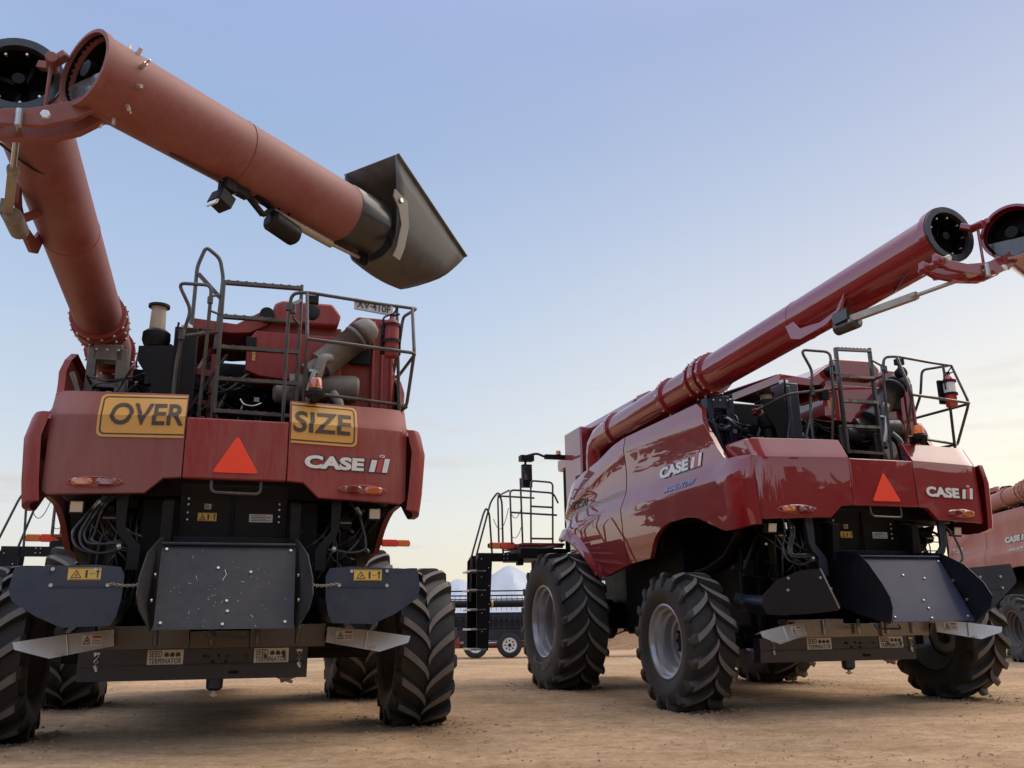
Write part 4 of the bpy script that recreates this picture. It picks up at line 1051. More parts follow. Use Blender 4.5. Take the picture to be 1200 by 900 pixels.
    lid = [[P(lerp(T0[0], T1[0], t) + .012, lerp(T0[1], T1[1], t) + .012, q * .285) for q in (-1, -.5, 0, .5, 1)] for t in [k / 6 for k in range(7)]]
    mb.loft(lid, closed=False)
    sp = mb.build('discharge_spout', D['spout'], root, solid=.012, angle=40)
    mb = MB()
    for q in (1,):
        st = [(2.36, .22), (2.44, .20), (2.47, .0), (2.43, -.2), (2.38, -.32), (2.30, -.31), (2.34, -.22), (2.38, -.02), (2.34, .1), (2.28, .17), (2.29, .24)]
        mb.m(0).poly3([P(s, t, q * .272) for s, t in st], w * q * .012)
        mb.m(1).bolt(P(2.36, .17, q * .284), w * q, .022, .012).m(0)
        for k in range(0): t = (k + .6) / 5; mb.m(1).bolt(P(lerp(T0[0], T1[0], t) - .0, lerp(T0[1], T1[1], t) - .03, q * .272), w * q, .01, .006).m(0)
    mb.build('spout_strap', [D['strap'], D['galv']], sp, bevel=.003)
    # ---- platform, ladder and rails on the left front
    mb = MB()
    mb.m(0).box(-2.28, -1.55, 4.37, 5.5, 2.165, 2.205).m(1).box(-2.95, -2.2, 4.62, 4.76, 1.93, 2.06).box(-2.3, -1.5, 4.4, 5.4, 1.96, 2.12).box(-2.32, -2.22, 4.5, 4.6, 1.86, 2.0)
    for x in (-2.46, -2.52): mb.m(2).bolt((x, 4.61, 2.03), (0, -1, 0), .01).bolt((x, 4.61, 1.97), (0, -1, 0), .01)
    mb.build('platform', [D['red'], D['black'], D['bright']], root, bevel=.012)
    mb = MB()
    mb.m(0).poly3([(-2.72, 4.60, 2.05), (-2.92, 4.60, 2.05), (-2.98, 4.60, 1.95), (-2.98, 4.6, .60), (-2.80, 4.6, .55), (-2.72, 4.6, 1.9)], (0, .03, 0)).poly3([(-2.74, 5.08, 2.05), (-2.94, 5.08, 2.05), (-3.0, 5.08, 1.95), (-3.02, 5.08, .60), (-2.84, 5.08, .55), (-2.74, 5.08, 1.9)], (0, .03, 0))
    mb.m(1)
    for k in range(5):
        z = .56 + .3 * k
        mb.box(-3.08, -2.82, 4.6, 5.11, z, z + .03)
    mb.m(2)
    for k in range(10): mb.bolt((-2.78 - .12 * (k % 2), 4.6, .7 + .14 * k), (0, -1, 0), .01)
    mb.build('access_ladder', [D['black'], D['galv'], D['bright']], root, bevel=.008)
    y = 4.7
    tubes('platform_rail', D, root, [
        [(-3.08, y - .05, 1.30), (-3.05, y - .05, 2.0), (-2.83, y, 2.70), (-2.78, y, 2.80), (-2.73, y, 2.7), (-2.69, y, 2.05)],
        [(-2.90, y + .4, 1.1), (-2.86, y + .4, 2.0), (-2.60, y + .35, 2.95), (-2.48, y + .3, 3.12), (-2.42, y + .3, 2.95), (-2.41, y + .3, 2.05)],
        [(-2.35, y, 2.2), (-2.37, y, 3.10), (-2.2, y, 3.10), (-1.60, y, 3.07), (-1.52, y, 2.9)], [(-2.36, y, 2.73), (-1.55, y, 2.70)], [(-2.17, y - .02, 2.2), (-2.19, y - .02, 3.3)],
        [(-2.04, y - .06, 2.2), (-2.02, y - .06, 3.26), (-1.63, y - .06, 3.24), (-1.66, y - .06, 2.2)], [(-2.03, y - .06, 2.83), (-1.64, y - .06, 2.82)], [(-2.04, y - .06, 2.30), (-1.66, y - .06, 2.30)],
        [(-2.36, 5.4, 2.2), (-2.37, 5.4, 3.1), (-1.7, 5.4, 3.08)], [(-2.37, 4.75, 3.1), (-2.37, 5.4, 3.1)]], r=.0165, rad=.07)
    mb = MB()
    for a, b, sag in (((-2.66, y, 2.62), (-2.4, y, 2.8), .25), ((-2.36, y, 2.72), (-2.18, y, 2.80), .12), ((-2.36, y, 2.35), (-2.18, y, 2.5), .1)):
        a, b = V(a), V(b)
        mb.tube([a.lerp(b, k / 10) + V((0, 0, -sag * 4 * (k / 10) * (1 - k / 10))) for k in range(11)], .006, 6)
    mb.build('safety_chain', D['rail'], root)
    for sg in (-1, 1):
        mb = MB()
        mb.m(0).box(min(sg * 2.52, sg * 2.70), max(sg * 2.52, sg * 2.70), 4.80, 4.84, 2.145, 2.245).m(1).box(min(sg * 2.27, sg * 2.515), max(sg * 2.27, sg * 2.515), 4.80, 4.84, 2.14, 2.25)
        mb.m(2).box(min(sg * 2.2, sg * 2.72), max(sg * 2.2, sg * 2.72), 4.845, 4.87, 2.16, 2.23).box(min(sg * 1.4, sg * 2.24), max(sg * 1.4, sg * 2.24), 4.83, 4.88, 2.17, 2.22)
        mb.build('marker_light', [D['marker'], D['redreflect'], D['black']], root, bevel=.01)
    # ---- mirror on its arm, and the cab ahead of the tank
    mb = MB()
    mb.m(0).tube(fillet([(-1.92, 5.2, 3.60), (-1.92, 5.2, 3.78), (-1.70, 5.2, 3.84), (-1.55, 5.2, 3.78), (-.9, 5.25, 3.80)], .06), .022, 8)
    mb.obox((-1.90, 5.2, 3.43), (.085, 0, 0), (0, .05, 0), (0, 0, .2)).obox((-1.90, 5.2, 3.74), (.12, 0, 0), (0, .08, 0), (0, 0, .05)).box(-1.55, -1.0, 5.18, 5.26, 3.75, 3.83)
    mb.m(1).obox((-1.90, 5.145, 3.47), (.07, 0, 0), (0, .004, 0), (0, 0, .12)).m(2).cyl((-1.30, 5.2, 3.83), (-1.30, 5.2, 3.90), .045, 14)
    mb.build('mirror', [D['black'], D['glass'], D['amber']], root, bevel=.01)
    mb = MB()
    mb.m(0).box(-.84, .84, 5.0, 6.5, 3.75, 3.98).box(-.80, .80, 5.0, 6.3, 1.7, 2.2)
    mb.m(1).box(-.78, .78, 5.0, 6.25, 2.2, 3.75)
    mb.m(2)
    for sg in (-1, 1):
        for yy in (5.02, 6.22): mb.box(sg * .79 - .04, sg * .79 + .04, yy - .04, yy + .04, 2.2, 3.76)
    mb.build('cab', [D['red'], D['glass'], D['black']], root, bevel=.04)
    mb = MB().poly3([(-.6, 4.3, 1.5), (-.6, 4.3, .8), (-.6, 6.6, .45), (-.6, 6.6, 1.05)], (1.2, 0, 0))
    mb.build('feeder_house', D['red'], root, bevel=.02)

def make_extinguisher(loc, rot, D, where):
    M = Matrix.Translation(loc) @ Matrix.Rotation(rot[2], 4, 'Z')
    root = empty('fire_extinguisher', M @ V((1.335, -1.12, 3.36)), 'red fire extinguisher strapped inside the rear guard rail of the ' + where, 'fire extinguisher', 'fire extinguishers on the harvesters', (0, 0, rot[2]))
    mb = MB().m(0).lathe([(0, .001), (0, .06), (.01, .066), (.30, .066), (.35, .06), (.385, .025), (.40, .022)], (0, 0, 0), (0, 0, 1), 24)
    mb.m(1).lathe([(.17, .0665), (.171, .0675), (.29, .0675), (.291, .0665)], (0, 0, 0), (0, 0, 1), 24)
    mb.build('bottle', [D['extred'] if where.startswith('glossy') else D['red'], D['white'] if where.startswith('glossy') else D['red']], root, angle=40)
    MB().box(-.02, .02, -.02, .02, .39, .43).bar((0, 0, .42), (.05, -.02, .49), .02, .012).bar((0, 0, .41), (.07, -.02, .43), .02, .012).tube(fillet([(-.02, -.01, .42), (-.09, -.03, .38), (-.09, -.03, .2)], .03), .01, 6).build('valve', D['black'], root)
    mb = MB().box(-.09, .10, .06, .10, .05, .34)
    for z in (.14, .30): mb.lathe([(z, .08), (z, .084), (z + .025, .084), (z + .025, .08)], (0, 0, 0), (0, 0, 1), 24)
    mb.build('bracket', D['black'], root)
    return root

# ------------------------------------------------------------------ place
CAMH = .8726
ROT_L = (-.0044, -.0009, .3077); LOC_L = (-2.7504, 8.7475, 0)
ROT_R = (0, -.0045, .3101); LOC_R = (3.6462, 11.055, 0)
ROT_F = (0, 0, -.0663); LOC_F = (13.321, 20.812, 0)
rl, DL = make_combine('oversize', LOC_L, ROT_L, 'dusty red combine harvester with yellow oversize signs on its rear hood')
add_deck(rl, DL, 'oversize')
rr, DR = make_combine('clean', LOC_R, ROT_R, 'glossy clean red combine harvester seen along its shining side panels')
add_deck(rr, DR, 'clean')
rf, DF = make_combine('far', LOC_F, ROT_F, 'faded dusty red combine harvester half hidden behind the glossy one')
add_deck(rf, DF, 'far')
make_extinguisher(V(LOC_L), ROT_L, DL, 'dusty harvester with signs')
make_extinguisher(V(LOC_R), ROT_R, DR, 'glossy clean harvester')

# ------------------------------------------------------------------ ground
def axis(lo, hi, near0, near1, step):
    a = []; x = near0
    while x < near1: a.append(x); x += step
    s = step; x = near1
    while x < hi: a.append(x); s *= 1.25; x += s
    a.append(hi)
    s = step; x = near0 - step
    while x > lo: a.append(x); s *= 1.25; x -= s
    a.append(lo)
    return sorted(a)
xs = axis(-3000, 3000, -9, 14, .085); ys = axis(-1500, 6000, 1.5, 19, .085)
RUTS = [(ROT_L, LOC_L), (ROT_R, LOC_R)]
TRACKS = [(-1.2, 5, 1.15, .27), (.4, 6.2, 1.15, .27), (3.5, 5.2, 1.42, .24), (2.6, 8.2, 1.42, .24), (1.5, 8, .35, .28), (5.2, 7, -.9, .22)]
def gz(x, y):
    near = max(0, 1 - max(0, y - 16) / 12) * max(0, 1 - max(0, abs(x - 2) - 12) / 10)
    if near <= 0: return 0
    h = noise.noise(V((x * .35, y * .35, 3))) * .02 + noise.noise(V((x * 1.3, y * 1.3, 9))) * .010 + noise.noise(V((x * 3.7, y * 3.7, 5))) * .008 + noise.noise(V((x * 9, y * 9, 1))) * .004
    # wheel ruts running along the machines' lines
    for rot, loc in RUTS:
        c, s = math.cos(rot[2]), math.sin(rot[2])
        dx, dy = x - loc[0], y - loc[1]
        lx = c * dx + s * dy; ly = -s * dx + c * dy
        for t in (-1.82, 1.82):
            d = abs(lx - t - .12 * math.sin(ly * .5))
            if d < .55:
                k = (1 - (d / .55) ** 2)
                h += k * (-.014 + .010 * math.sin(ly * 21 + abs(lx - t) * 12)) if d < .34 else .012 * k
    for tx, ty, ta, tw in TRACKS:
        c, s = math.cos(ta), math.sin(ta); dx, dy = x - tx, y - ty
        lx = c * dx + s * dy; ly = -s * dx + c * dy
        lx += .25 * math.sin(ly * .23)
        d = abs(lx)
        if d < tw:
            h += -.010 * (1 - (d / tw) ** 4) + .007 * math.sin(ly * 24 + d * 14) * (1 - d / tw)
        elif d < tw + .14: h += .009 * (1 - (d - tw) / .14)
    return h * near - .004
vs = [(x, y, gz(x, y)) for y in ys for x in xs]
nx = len(xs)
fs = [(j * nx + i, j * nx + i + 1, (j + 1) * nx + i + 1, (j + 1) * nx + i) for j in range(len(ys) - 1) for i in range(nx - 1)]
me = bpy.data.meshes.new('ground'); me.from_pydata(vs, [], fs); me.polygons.foreach_set('use_smooth', [True] * len(fs))
gm, nt, b = new_mat('packed_dirt')
n1 = noisy(nt, .35, 6, .6); n2 = noisy(nt, 2.2, 10, .7, vec_scale=(.45, 1.4, 1)); n3 = noisy(nt, 26, 8, .75); n4 = noisy(nt, 7, 12, .72)
r1 = ramp(nt, n2.outputs['Fac'], [(.3, (.31, .21, .125)), (.48, (.46, .33, .21)), (.68, (.62, .465, .32))])
r2 = ramp(nt, n4.outputs['Fac'], [(.34, (.17, .108, .064)), (.5, (.45, .315, .19)), (.7, (.66, .49, .33))])
m1 = N(nt, 'ShaderNodeMix', data_type='RGBA'); m1.inputs[0].default_value = .5
nt.links.new(r1.outputs[0], m1.inputs[6]); nt.links.new(r2.outputs[0], m1.inputs[7])
r3 = ramp(nt, n1.outputs['Fac'], [(.35, (.72, .68, .62)), (.65, (1.08, 1.0, .94))])
m2 = N(nt, 'ShaderNodeMix', data_type='RGBA', blend_type='MULTIPLY'); m2.inputs[0].default_value = 1
nt.links.new(m1.outputs[2], m2.inputs[6]); nt.links.new(r3.outputs[0], m2.inputs[7])
r4 = ramp(nt, n3.outputs['Fac'], [(.3, (.6, .57, .54)), (.5, (1, 1, 1)), (.72, (1.3, 1.27, 1.24))])
m3 = N(nt, 'ShaderNodeMix', data_type='RGBA', blend_type='MULTIPLY'); m3.inputs[0].default_value = .75
nt.links.new(m2.outputs[2], m3.inputs[6]); nt.links.new(r4.outputs[0], m3.inputs[7])
nt.links.new(m3.outputs[2], b.inputs['Base Color'])
b.inputs['Roughness'].default_value = .95; b.inputs['Specular IOR Level'].default_value = .15
bp = N(nt, 'ShaderNodeBump'); bp.inputs['Strength'].default_value = .55; bp.inputs['Distance'].default_value = .03
ad = N(nt, 'ShaderNodeMath', operation='ADD'); nt.links.new(n3.outputs['Fac'], ad.inputs[0]); nt.links.new(n4.outputs['Fac'], ad.inputs[1])
nt.links.new(ad.outputs[0], bp.inputs['Height']); nt.links.new(bp.outputs[0], b.inputs['Normal'])
nt.links.new(m3.outputs[2], b.inputs['Base Color'])
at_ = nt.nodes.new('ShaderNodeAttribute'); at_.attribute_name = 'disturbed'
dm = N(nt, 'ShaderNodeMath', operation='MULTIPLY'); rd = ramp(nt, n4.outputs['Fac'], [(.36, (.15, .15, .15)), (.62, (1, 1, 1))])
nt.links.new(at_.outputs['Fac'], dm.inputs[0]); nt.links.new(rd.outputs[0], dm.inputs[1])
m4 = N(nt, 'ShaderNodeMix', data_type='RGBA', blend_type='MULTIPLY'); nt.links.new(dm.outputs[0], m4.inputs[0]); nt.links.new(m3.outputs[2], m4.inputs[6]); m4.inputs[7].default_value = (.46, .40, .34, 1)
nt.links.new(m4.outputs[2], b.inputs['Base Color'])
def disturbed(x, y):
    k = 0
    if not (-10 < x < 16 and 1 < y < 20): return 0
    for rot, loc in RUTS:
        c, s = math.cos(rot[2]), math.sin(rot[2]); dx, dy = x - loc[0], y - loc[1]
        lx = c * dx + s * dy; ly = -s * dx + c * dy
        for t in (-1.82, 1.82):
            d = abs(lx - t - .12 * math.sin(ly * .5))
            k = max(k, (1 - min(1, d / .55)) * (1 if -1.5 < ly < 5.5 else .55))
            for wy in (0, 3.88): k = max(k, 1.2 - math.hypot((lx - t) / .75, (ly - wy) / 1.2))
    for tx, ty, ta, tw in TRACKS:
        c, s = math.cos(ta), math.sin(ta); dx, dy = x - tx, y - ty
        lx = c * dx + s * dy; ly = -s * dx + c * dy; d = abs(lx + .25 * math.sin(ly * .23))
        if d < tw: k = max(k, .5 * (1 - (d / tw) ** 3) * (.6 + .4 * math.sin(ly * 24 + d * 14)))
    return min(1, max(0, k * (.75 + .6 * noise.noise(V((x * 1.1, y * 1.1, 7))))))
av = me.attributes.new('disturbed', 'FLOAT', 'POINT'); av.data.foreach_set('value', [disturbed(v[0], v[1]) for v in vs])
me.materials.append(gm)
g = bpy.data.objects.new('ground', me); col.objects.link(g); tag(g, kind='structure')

# clods, gravel and straw
def gravel():
    mb = MB()
    def clod(x, y, s):
        z = gz(x, y); n = 5
        o = random.random() * 6
        ring = []
        for k in range(n):
            a = o + 2 * PI * k / n; q = s * random.uniform(.7, 1.2)
            ring.append((x + math.cos(a) * q, y + math.sin(a) * q * .9, z - .004))
        up = [(x + (p[0] - x) * .6 + random.uniform(-.1, .1) * s, y + (p[1] - y) * .6, z + s * random.uniform(.35, .7)) for p in ring]
        mb.add(ring + up, [tuple(range(n, 2 * n))] + [(k, (k + 1) % n, (k + 1) % n + n, k + n) for k in range(n)])
    for i in range(5200):
        y = 3.2 + 15 * random.random() ** 1.5; x = random.uniform(-.75, .85) * y * .85 + .3
        mb.m(0 if random.random() < .93 else 1); clod(x, y, random.choice((.004, .006, .006, .008, .012)) * (1.6 if random.random() < .03 else 1))
    mb.m(0)
    for rot, loc in RUTS:      # earth turned up round the tyres
        c, s = math.cos(rot[2]), math.sin(rot[2])
        for lx, ly in ((-1.82, 0), (1.82, 0), (-1.8, 3.88), (1.8, 3.88)):
            for i in range(260):
                a, bb = lx + random.gauss(0, .33), ly + random.gauss(-.15, .55)
                clod(loc[0] + c * a - s * bb, loc[1] + s * a + c * bb, random.uniform(.006, .024))
    mb.m(2)
    for i in range(420):
        y = 3.2 + 13 * random.random() ** 1.4; x = random.uniform(-.75, .85) * y * .85 + .3
        a = random.random() * 6.3; L = random.uniform(.02, .07); z = gz(x, y) + .004
        mb.bar((x, y, z), (x + math.cos(a) * L, y + math.sin(a) * L, z + .004), .004, .003)
    return mb.build('gravel', [surf('dirt_clod', (.25, .155, .095), .95, 0, 0, (.4, .28, .19), .4, 6, spec=.15), surf('pale_stone', (.5, .46, .4), .8), surf('dry_straw', (.5, .37, .2), .8)], angle=20)
tag(gravel(), 'loose clods, gravel and bits of straw scattered over the dirt', 'gravel', kind='stuff')

# ------------------------------------------------------------------ header on its trailer, behind
HD = DL
def header():
    root = empty('harvester_header', (-.6, 28.5, 0), 'long black harvester front with a slatted reel loaded on a red trailer', 'harvester front', None, (0, 0, R(2)))
    x0, x1 = -4.6, 6.4
    mb = MB()
    mb.m(0).box(x0, x1, .0, .06, .50, .84).box(x0, x1, -.06, .05, .46, .52).box(x0, x1, .5, .6, .5, 1.3)
    for x in (x0, x1): mb.poly3([(x, -.3, .4), (x, -.35, 1.0), (x, .1, 1.62), (x, .7, 1.7), (x, .7, .4)], (.06, 0, 0))
    k = x0 + .1
    while k < x1:
        mb.box(k - .018, k + .018, -.03, 0, .84, 1.24); k += .17
    for z in (.9, 1.02, 1.14, 1.24): mb.box(x0, x1, -.02, 0, z, z + .02)
    mb.box(x0, x1, .25, .3, .8, 1.34)
    mb.m(1).box(x0, x1, -.068, -.06, .485, .505)
    mb.build('cutter_table', [HD['navy'], HD['pgrey']], root, bevel=.006)
    mb = MB()
    mb.m(0).cyl((x0, -.1, 1.605), (x1, -.1, 1.605), .11, 18)
    for q in range(6):
        a = 2 * PI * q / 6 + .3
        cy, cz = -.1 + math.cos(a) * .42, 1.45 + math.sin(a) * .42
        mb.bar((x0 + .1, cy, cz), (x1 - .1, cy, cz), .03, .03)
        k = x0 + .15
        while k < x1 - .1:
            mb.bar((k, cy, cz), (k, cy - .03, cz - .16), .012, .012); k += .16
    for x in (x0 + .1, -1.5, 1.2, 3.8, x1 - .1):
        for q in range(6):
            a = 2 * PI * q / 6 + .3
            mb.bar((x, -.1, 1.5), (x, -.1 + math.cos(a) * .42, 1.45 + math.sin(a) * .42), .02, .03)
    for z in (2.0, 1.86): mb.bar((x0, .1, z), (x1, .1, z), .03, .04)
    for x in (x0, -2.6, -.4, 2.2, 4.2, x1): mb.bar((x, .1, 1.3), (x, .1, 2.0), .04, .04)
    mb.m(1).cyl((-.12, -.1, 1.605), (-.07, -.1, 1.605), .117, 18)
    mb.build('reel', [HD['black'], HD['yell']], root)
    mb = MB().bar((x0 - 1, .02, .40), (x1 + .3, .02, .40), .10, .09).bar((x0 - .5, .7, .33), (x1 + .2, .7, .33), .10, .10)
    for x in (-4, -1.6, .8, 1.4, 3.2, 5.5): mb.bar((x, .2, .35), (x, .7, .35), .08, .08).bar((x, .2, .35), (x, .2, .5), .06, .06)
    mb.box(-2.2, -1.1, -.15, .1, .30, .62)
    mb.build('trailer_frame', HD['red'], root, bevel=.01)
    for x, yy in ((.42, -.12), (-.62, -.12), (.42, 1.2), (-.62, 1.2), (5.6, -.1), (5.6, 1.2)):
        w = bpy.data.objects.new('trailer_wheel', None); col.objects.link(w); w.parent = root; w.location = (x, yy, .375)
        m = MB().lathe([(-.10, .22), (-.11, .30), (-.09, .365), (0, .378), (.09, .365), (.11, .30), (.10, .22)], (0, 0, 0), (0, 1, 0), 32); m.build('tyre', HD['rubber'], w)
        m = MB().m(0).lathe([(-.095, .225), (-.10, .20), (-.06, .19), (-.055, .001)], (0, 0, 0), (0, 1, 0), 28)
        m.m(1)
        for k in range(8): a = 2 * PI * k / 8; m.cyl((math.cos(a) * .13, -.058, math.sin(a) * .13), (math.cos(a) * .13, -.062, math.sin(a) * .13), .026, 10)
        m.cyl((0, -.05, 0), (0, -.1, 0), .05, 12)
        m.build('rim', [HD['white'], HD['dark']], w)
header()

# ------------------------------------------------------------------ tarpaulin-covered grain stacks
tarp = surf('white_tarpaulin', (.43, .48, .56), .55, 0, .1, (.36, .36, .38), .3, .5, False, .05)
def stack(loc, peaks, label, wid):
    mb = MB(); n = 60; rows = []
    def h(x, y):
        z = 0
        for px, ph, pw in peaks:
            d = math.hypot((x - px) / pw, y / wid)
            d = math.sqrt(d * d + .0025) - .02
            a = math.atan2(y / wid, (x - px) / pw)
            z = max(z, ph * (1 - d) * (1 + .05 * math.cos(a * 9) * min(1, d * 2)) - .25 * math.sin(PI * min(1, d)) * .8)
        return max(z, 0) + noise.noise(V((x * .8, y * .8, 2))) * .07
    for j in range(33):
        y = lerp(-wid, wid, j / 32)
        rows.append([V((lerp(-16, 16, i / 96), y, h(lerp(-16, 16, i / 96), y))) for i in range(97)])
    mb.loft(rows, closed=False)
    o = mb.build('grain_stack', tarp, None, angle=25); o.location = loc
    tag(o, label, 'grain stack')
stack((-.4, 64, 0), [(0, 5.3, 8), (3.5, 4.9, 9), (8, 5.1, 10), (-3.6, 4.4, 8), (-8, 4.2, 9), (-13, 4.2, 8)], 'white tarpaulin-covered grain stack rising in pale peaks behind the header', 8)

# pale concrete pad far right
me = bpy.data.meshes.new('concrete_pad'); me.from_pydata([(14, 34, .005), (70, 34, .005), (70, 70, .005), (14, 70, .005)], [], [(0, 1, 2, 3)])
me.materials.append(surf('grey_concrete', (.30, .30, .31), .9, 0, 0, (.22, .21, .2), .4, .4))
o = bpy.data.objects.new('concrete_pad', me); col.objects.link(o); tag(o, kind='structure')

# ------------------------------------------------------------------ far treeline round the yard (seen mirrored in the paint)
def treeline():
    mb = MB(); rnd = random.Random(4)
    ang = 37
    while ang < 300:
        a = R(90 + ang); near = 36 < ang < 95
        d = rnd.uniform(46, 60) if near else rnd.uniform(78, 95)
        h = rnd.uniform(5, 13) if near else rnd.uniform(14.5, 17.5)
        cx, cy = math.cos(a) * d, math.sin(a) * d
        r = h * rnd.uniform(.28, .42)
        mb.m(1).tube([(cx, cy, 0), (cx + rnd.uniform(-.4, .4), cy, h * .35), (cx + rnd.uniform(-.8, .8), cy, h * .8)], [h * .03, h * .02, h * .008], 6)
        mb.m(0)
        for k in range(13 if near else 20):
            bx, by_, bz = cx + rnd.gauss(0, r * .5), cy + rnd.gauss(0, r * .5), h * rnd.uniform(.3 if near else .06, .92); br = r * rnd.uniform(.3, .6)
            for q in range(60 if near else 22):
                p = V((bx, by_, bz)) + V((rnd.gauss(0, 1), rnd.gauss(0, 1), rnd.gauss(0, .7))) * br * .55
                s = rnd.uniform(.35, .7) * (1 if near else 2.8)
                d1 = V((rnd.gauss(0, 1), rnd.gauss(0, 1), rnd.gauss(0, 1))).normalized() * s; d2 = d1.cross(V((rnd.gauss(0, 1), rnd.gauss(0, 1), rnd.gauss(0, 1)))).normalized() * s * .6
                mb.add([p - d1, p + d2, p + d1, p - d2], [(0, 1, 2, 3)])
        ang += (1.6 if near else 1.3) * rnd.uniform(.5, 1.6)
    o = mb.build('treeline', [surf('eucalypt_leaves', (.045, .06, .03), .7, 0, 0, (.08, .09, .05), .4, .3), surf('tree_bark', (.12, .1, .08), .9)])
    tag(o, 'distant eucalypt treeline round the edge of the yard', 'treeline', kind='stuff')
treeline()

# ------------------------------------------------------------------ sky, sun, camera
SUN_AZ, SUN_EL = R(62), R(5)      # clockwise from straight ahead
w = bpy.data.worlds.new('World'); scene.world = w; w.use_nodes = True
nt = w.node_tree
bg = nt.nodes['Background']; out = nt.nodes['World Output']
sky = nt.nodes.new('ShaderNodeTexSky'); sky.sky_type = 'NISHITA'; sky.sun_disc = False
sky.sun_elevation = SUN_EL; sky.sun_rotation = SUN_AZ; sky.dust_density = 2; sky.ozone_density = 2
nt.links.new(sky.outputs[0], bg.inputs['Color']); bg.inputs['Strength'].default_value = .05
# twilight gradient with a warm band low down and thin streaks of cloud, in world directions
tc = nt.nodes.new('ShaderNodeTexCoord')
sep = nt.nodes.new('ShaderNodeSeparateXYZ'); nt.links.new(tc.outputs['Generated'], sep.inputs[0])
def math_(op, a, b_=None, c=None):
    n = nt.nodes.new('ShaderNodeMath'); n.operation = op
    for i, x in enumerate((a, b_, c)):
        if x is None: continue
        if isinstance(x, (int, float)): n.inputs[i].default_value = x
        else: nt.links.new(x, n.inputs[i])
    return n.outputs[0]
el = math_('MULTIPLY', math_('ARCSINE', sep.outputs['Z']), 180 / PI / 60)   # 0..1 over 60 degrees
dp = nt.nodes.new('ShaderNodeVectorMath'); dp.operation = 'DOT_PRODUCT'
nt.links.new(tc.outputs['Generated'], dp.inputs[0]); dp.inputs[1].default_value = (math.sin(SUN_AZ), math.cos(SUN_AZ), 0)
glow = nt.nodes.new('ShaderNodeMapRange'); glow.interpolation_type = 'SMOOTHSTEP'; glow.inputs[1].default_value = .12; glow.inputs[2].default_value = 1.0
nt.links.new(dp.outputs['Value'], glow.inputs[0])
def S(r, g, b_): return tuple(((c / 255 + .055) / 1.055) ** 2.4 if c > 10 else c / 255 / 12.92 for c in (r, g, b_))
ra = ramp(nt, el, [(0, S(226, 216, 200)), (.05, S(230, 225, 213)), (.11, S(224, 226, 227)), (.19, S(206, 216, 229)), (.32, S(183, 201, 228)), (.5, S(160, 182, 218)), (.64, S(160, 178, 222)), (.8, S(205, 212, 232)), (1, S(225, 226, 236))])
rb = ramp(nt, el, [(0, S(255, 236, 200)), (.09, S(252, 240, 214)), (.19, S(242, 236, 224)), (.30, S(225, 224, 226)), (.42, S(200, 205, 222)), (.6, S(172, 180, 212)), (.8, S(205, 210, 228)), (1, S(225, 226, 236))])
mx = N(nt, 'ShaderNodeMix', data_type='RGBA')
nt.links.new(glow.outputs[0], mx.inputs[0]); nt.links.new(ra.outputs[0], mx.inputs[6]); nt.links.new(rb.outputs[0], mx.inputs[7])
mp = nt.nodes.new('ShaderNodeMapping'); mp.inputs['Scale'].default_value = (2.2, 2.2, 15)
nt.links.new(tc.outputs['Generated'], mp.inputs[0])
cn = nt.nodes.new('ShaderNodeTexNoise'); cn.inputs['Scale'].default_value = 2.4; cn.inputs['Detail'].default_value = 8; cn.inputs['Roughness'].default_value = .6
nt.links.new(mp.outputs[0], cn.inputs['Vector'])
cr = N(nt, 'ShaderNodeMapRange'); cr.inputs[1].default_value = .54; cr.inputs[2].default_value = .70; nt.links.new(cn.outputs['Fac'], cr.inputs[0])
band = ramp(nt, el, [(0, (.2, .2, .2)), (.07, (.8, .8, .8)), (.2, (.5, .5, .5)), (.34, (0, 0, 0))])
cf = math_('MULTIPLY', math_('MULTIPLY', cr.outputs[0], band.outputs[0]), .9)
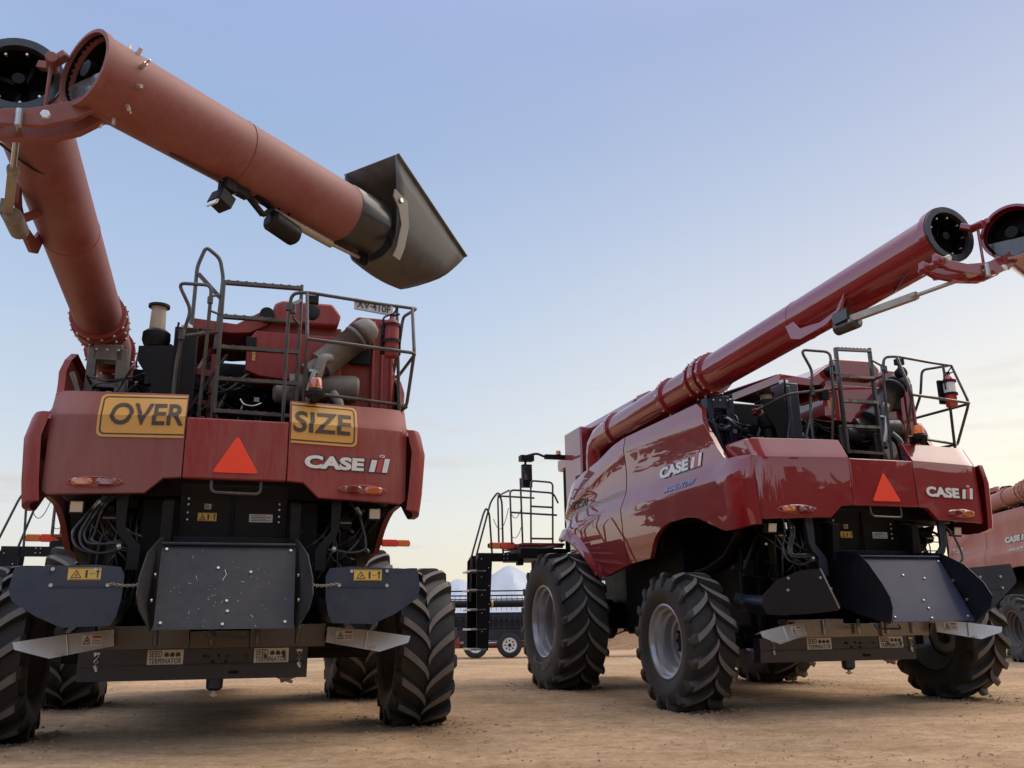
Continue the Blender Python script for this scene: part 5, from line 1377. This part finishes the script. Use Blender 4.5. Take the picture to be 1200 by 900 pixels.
m5 = N(nt, 'ShaderNodeMix', data_type='RGBA'); nt.links.new(cf, m5.inputs[0]); nt.links.new(mx.outputs[2], m5.inputs[6]); m5.inputs[7].default_value = (*S(214, 203, 198), 1)
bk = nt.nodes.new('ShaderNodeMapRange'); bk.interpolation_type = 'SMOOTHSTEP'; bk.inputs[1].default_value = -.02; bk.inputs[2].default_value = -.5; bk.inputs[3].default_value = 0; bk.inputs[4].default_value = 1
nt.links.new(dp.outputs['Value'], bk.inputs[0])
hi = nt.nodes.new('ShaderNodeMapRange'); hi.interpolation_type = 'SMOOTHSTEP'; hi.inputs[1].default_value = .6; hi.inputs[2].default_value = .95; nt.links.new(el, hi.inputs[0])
bg2 = nt.nodes.new('ShaderNodeBackground'); nt.links.new(m5.outputs[2], bg2.inputs['Color'])
nt.links.new(math_('ADD', math_('ADD', math_('MULTIPLY', bk.outputs[0], .6), math_('MULTIPLY', hi.outputs[0], .45)), .95), bg2.inputs['Strength'])  # sky raised overhead and away from the glow, out of view, as added fill
add = nt.nodes.new('ShaderNodeAddShader'); nt.links.new(bg.outputs[0], add.inputs[0]); nt.links.new(bg2.outputs[0], add.inputs[1])
nt.links.new(add.outputs[0], out.inputs['Surface'])

sl = bpy.data.lights.new('sun', 'SUN'); sl.energy = 2.3; sl.angle = R(55); sl.color = (1, .86, .68)
so = bpy.data.objects.new('sun', sl); col.objects.link(so)
so.rotation_euler = (R(90) - R(50), 0, PI - SUN_AZ + 0)

cam = bpy.data.cameras.new('camera'); cam.sensor_width = 36; cam.lens = 1047.295 / 1200 * 36; cam.clip_end = 9000; cam.clip_start = .05
co = bpy.data.objects.new('camera', cam); col.objects.link(co)
co.matrix_world = Matrix.Translation((0, 0, CAMH)) @ Matrix.Rotation(PI / 2 + .266694, 4, 'X') @ Matrix.Rotation(-.012986, 4, 'Z')
scene.camera = co
vs_ = scene.view_settings; vs_.view_transform = 'Standard'; vs_.look = 'None'; vs_.exposure = 0; vs_.gamma = 1; vs_.use_curve_mapping = False
scene.cycles.use_denoising = True
scene.cycles.max_bounces = 8
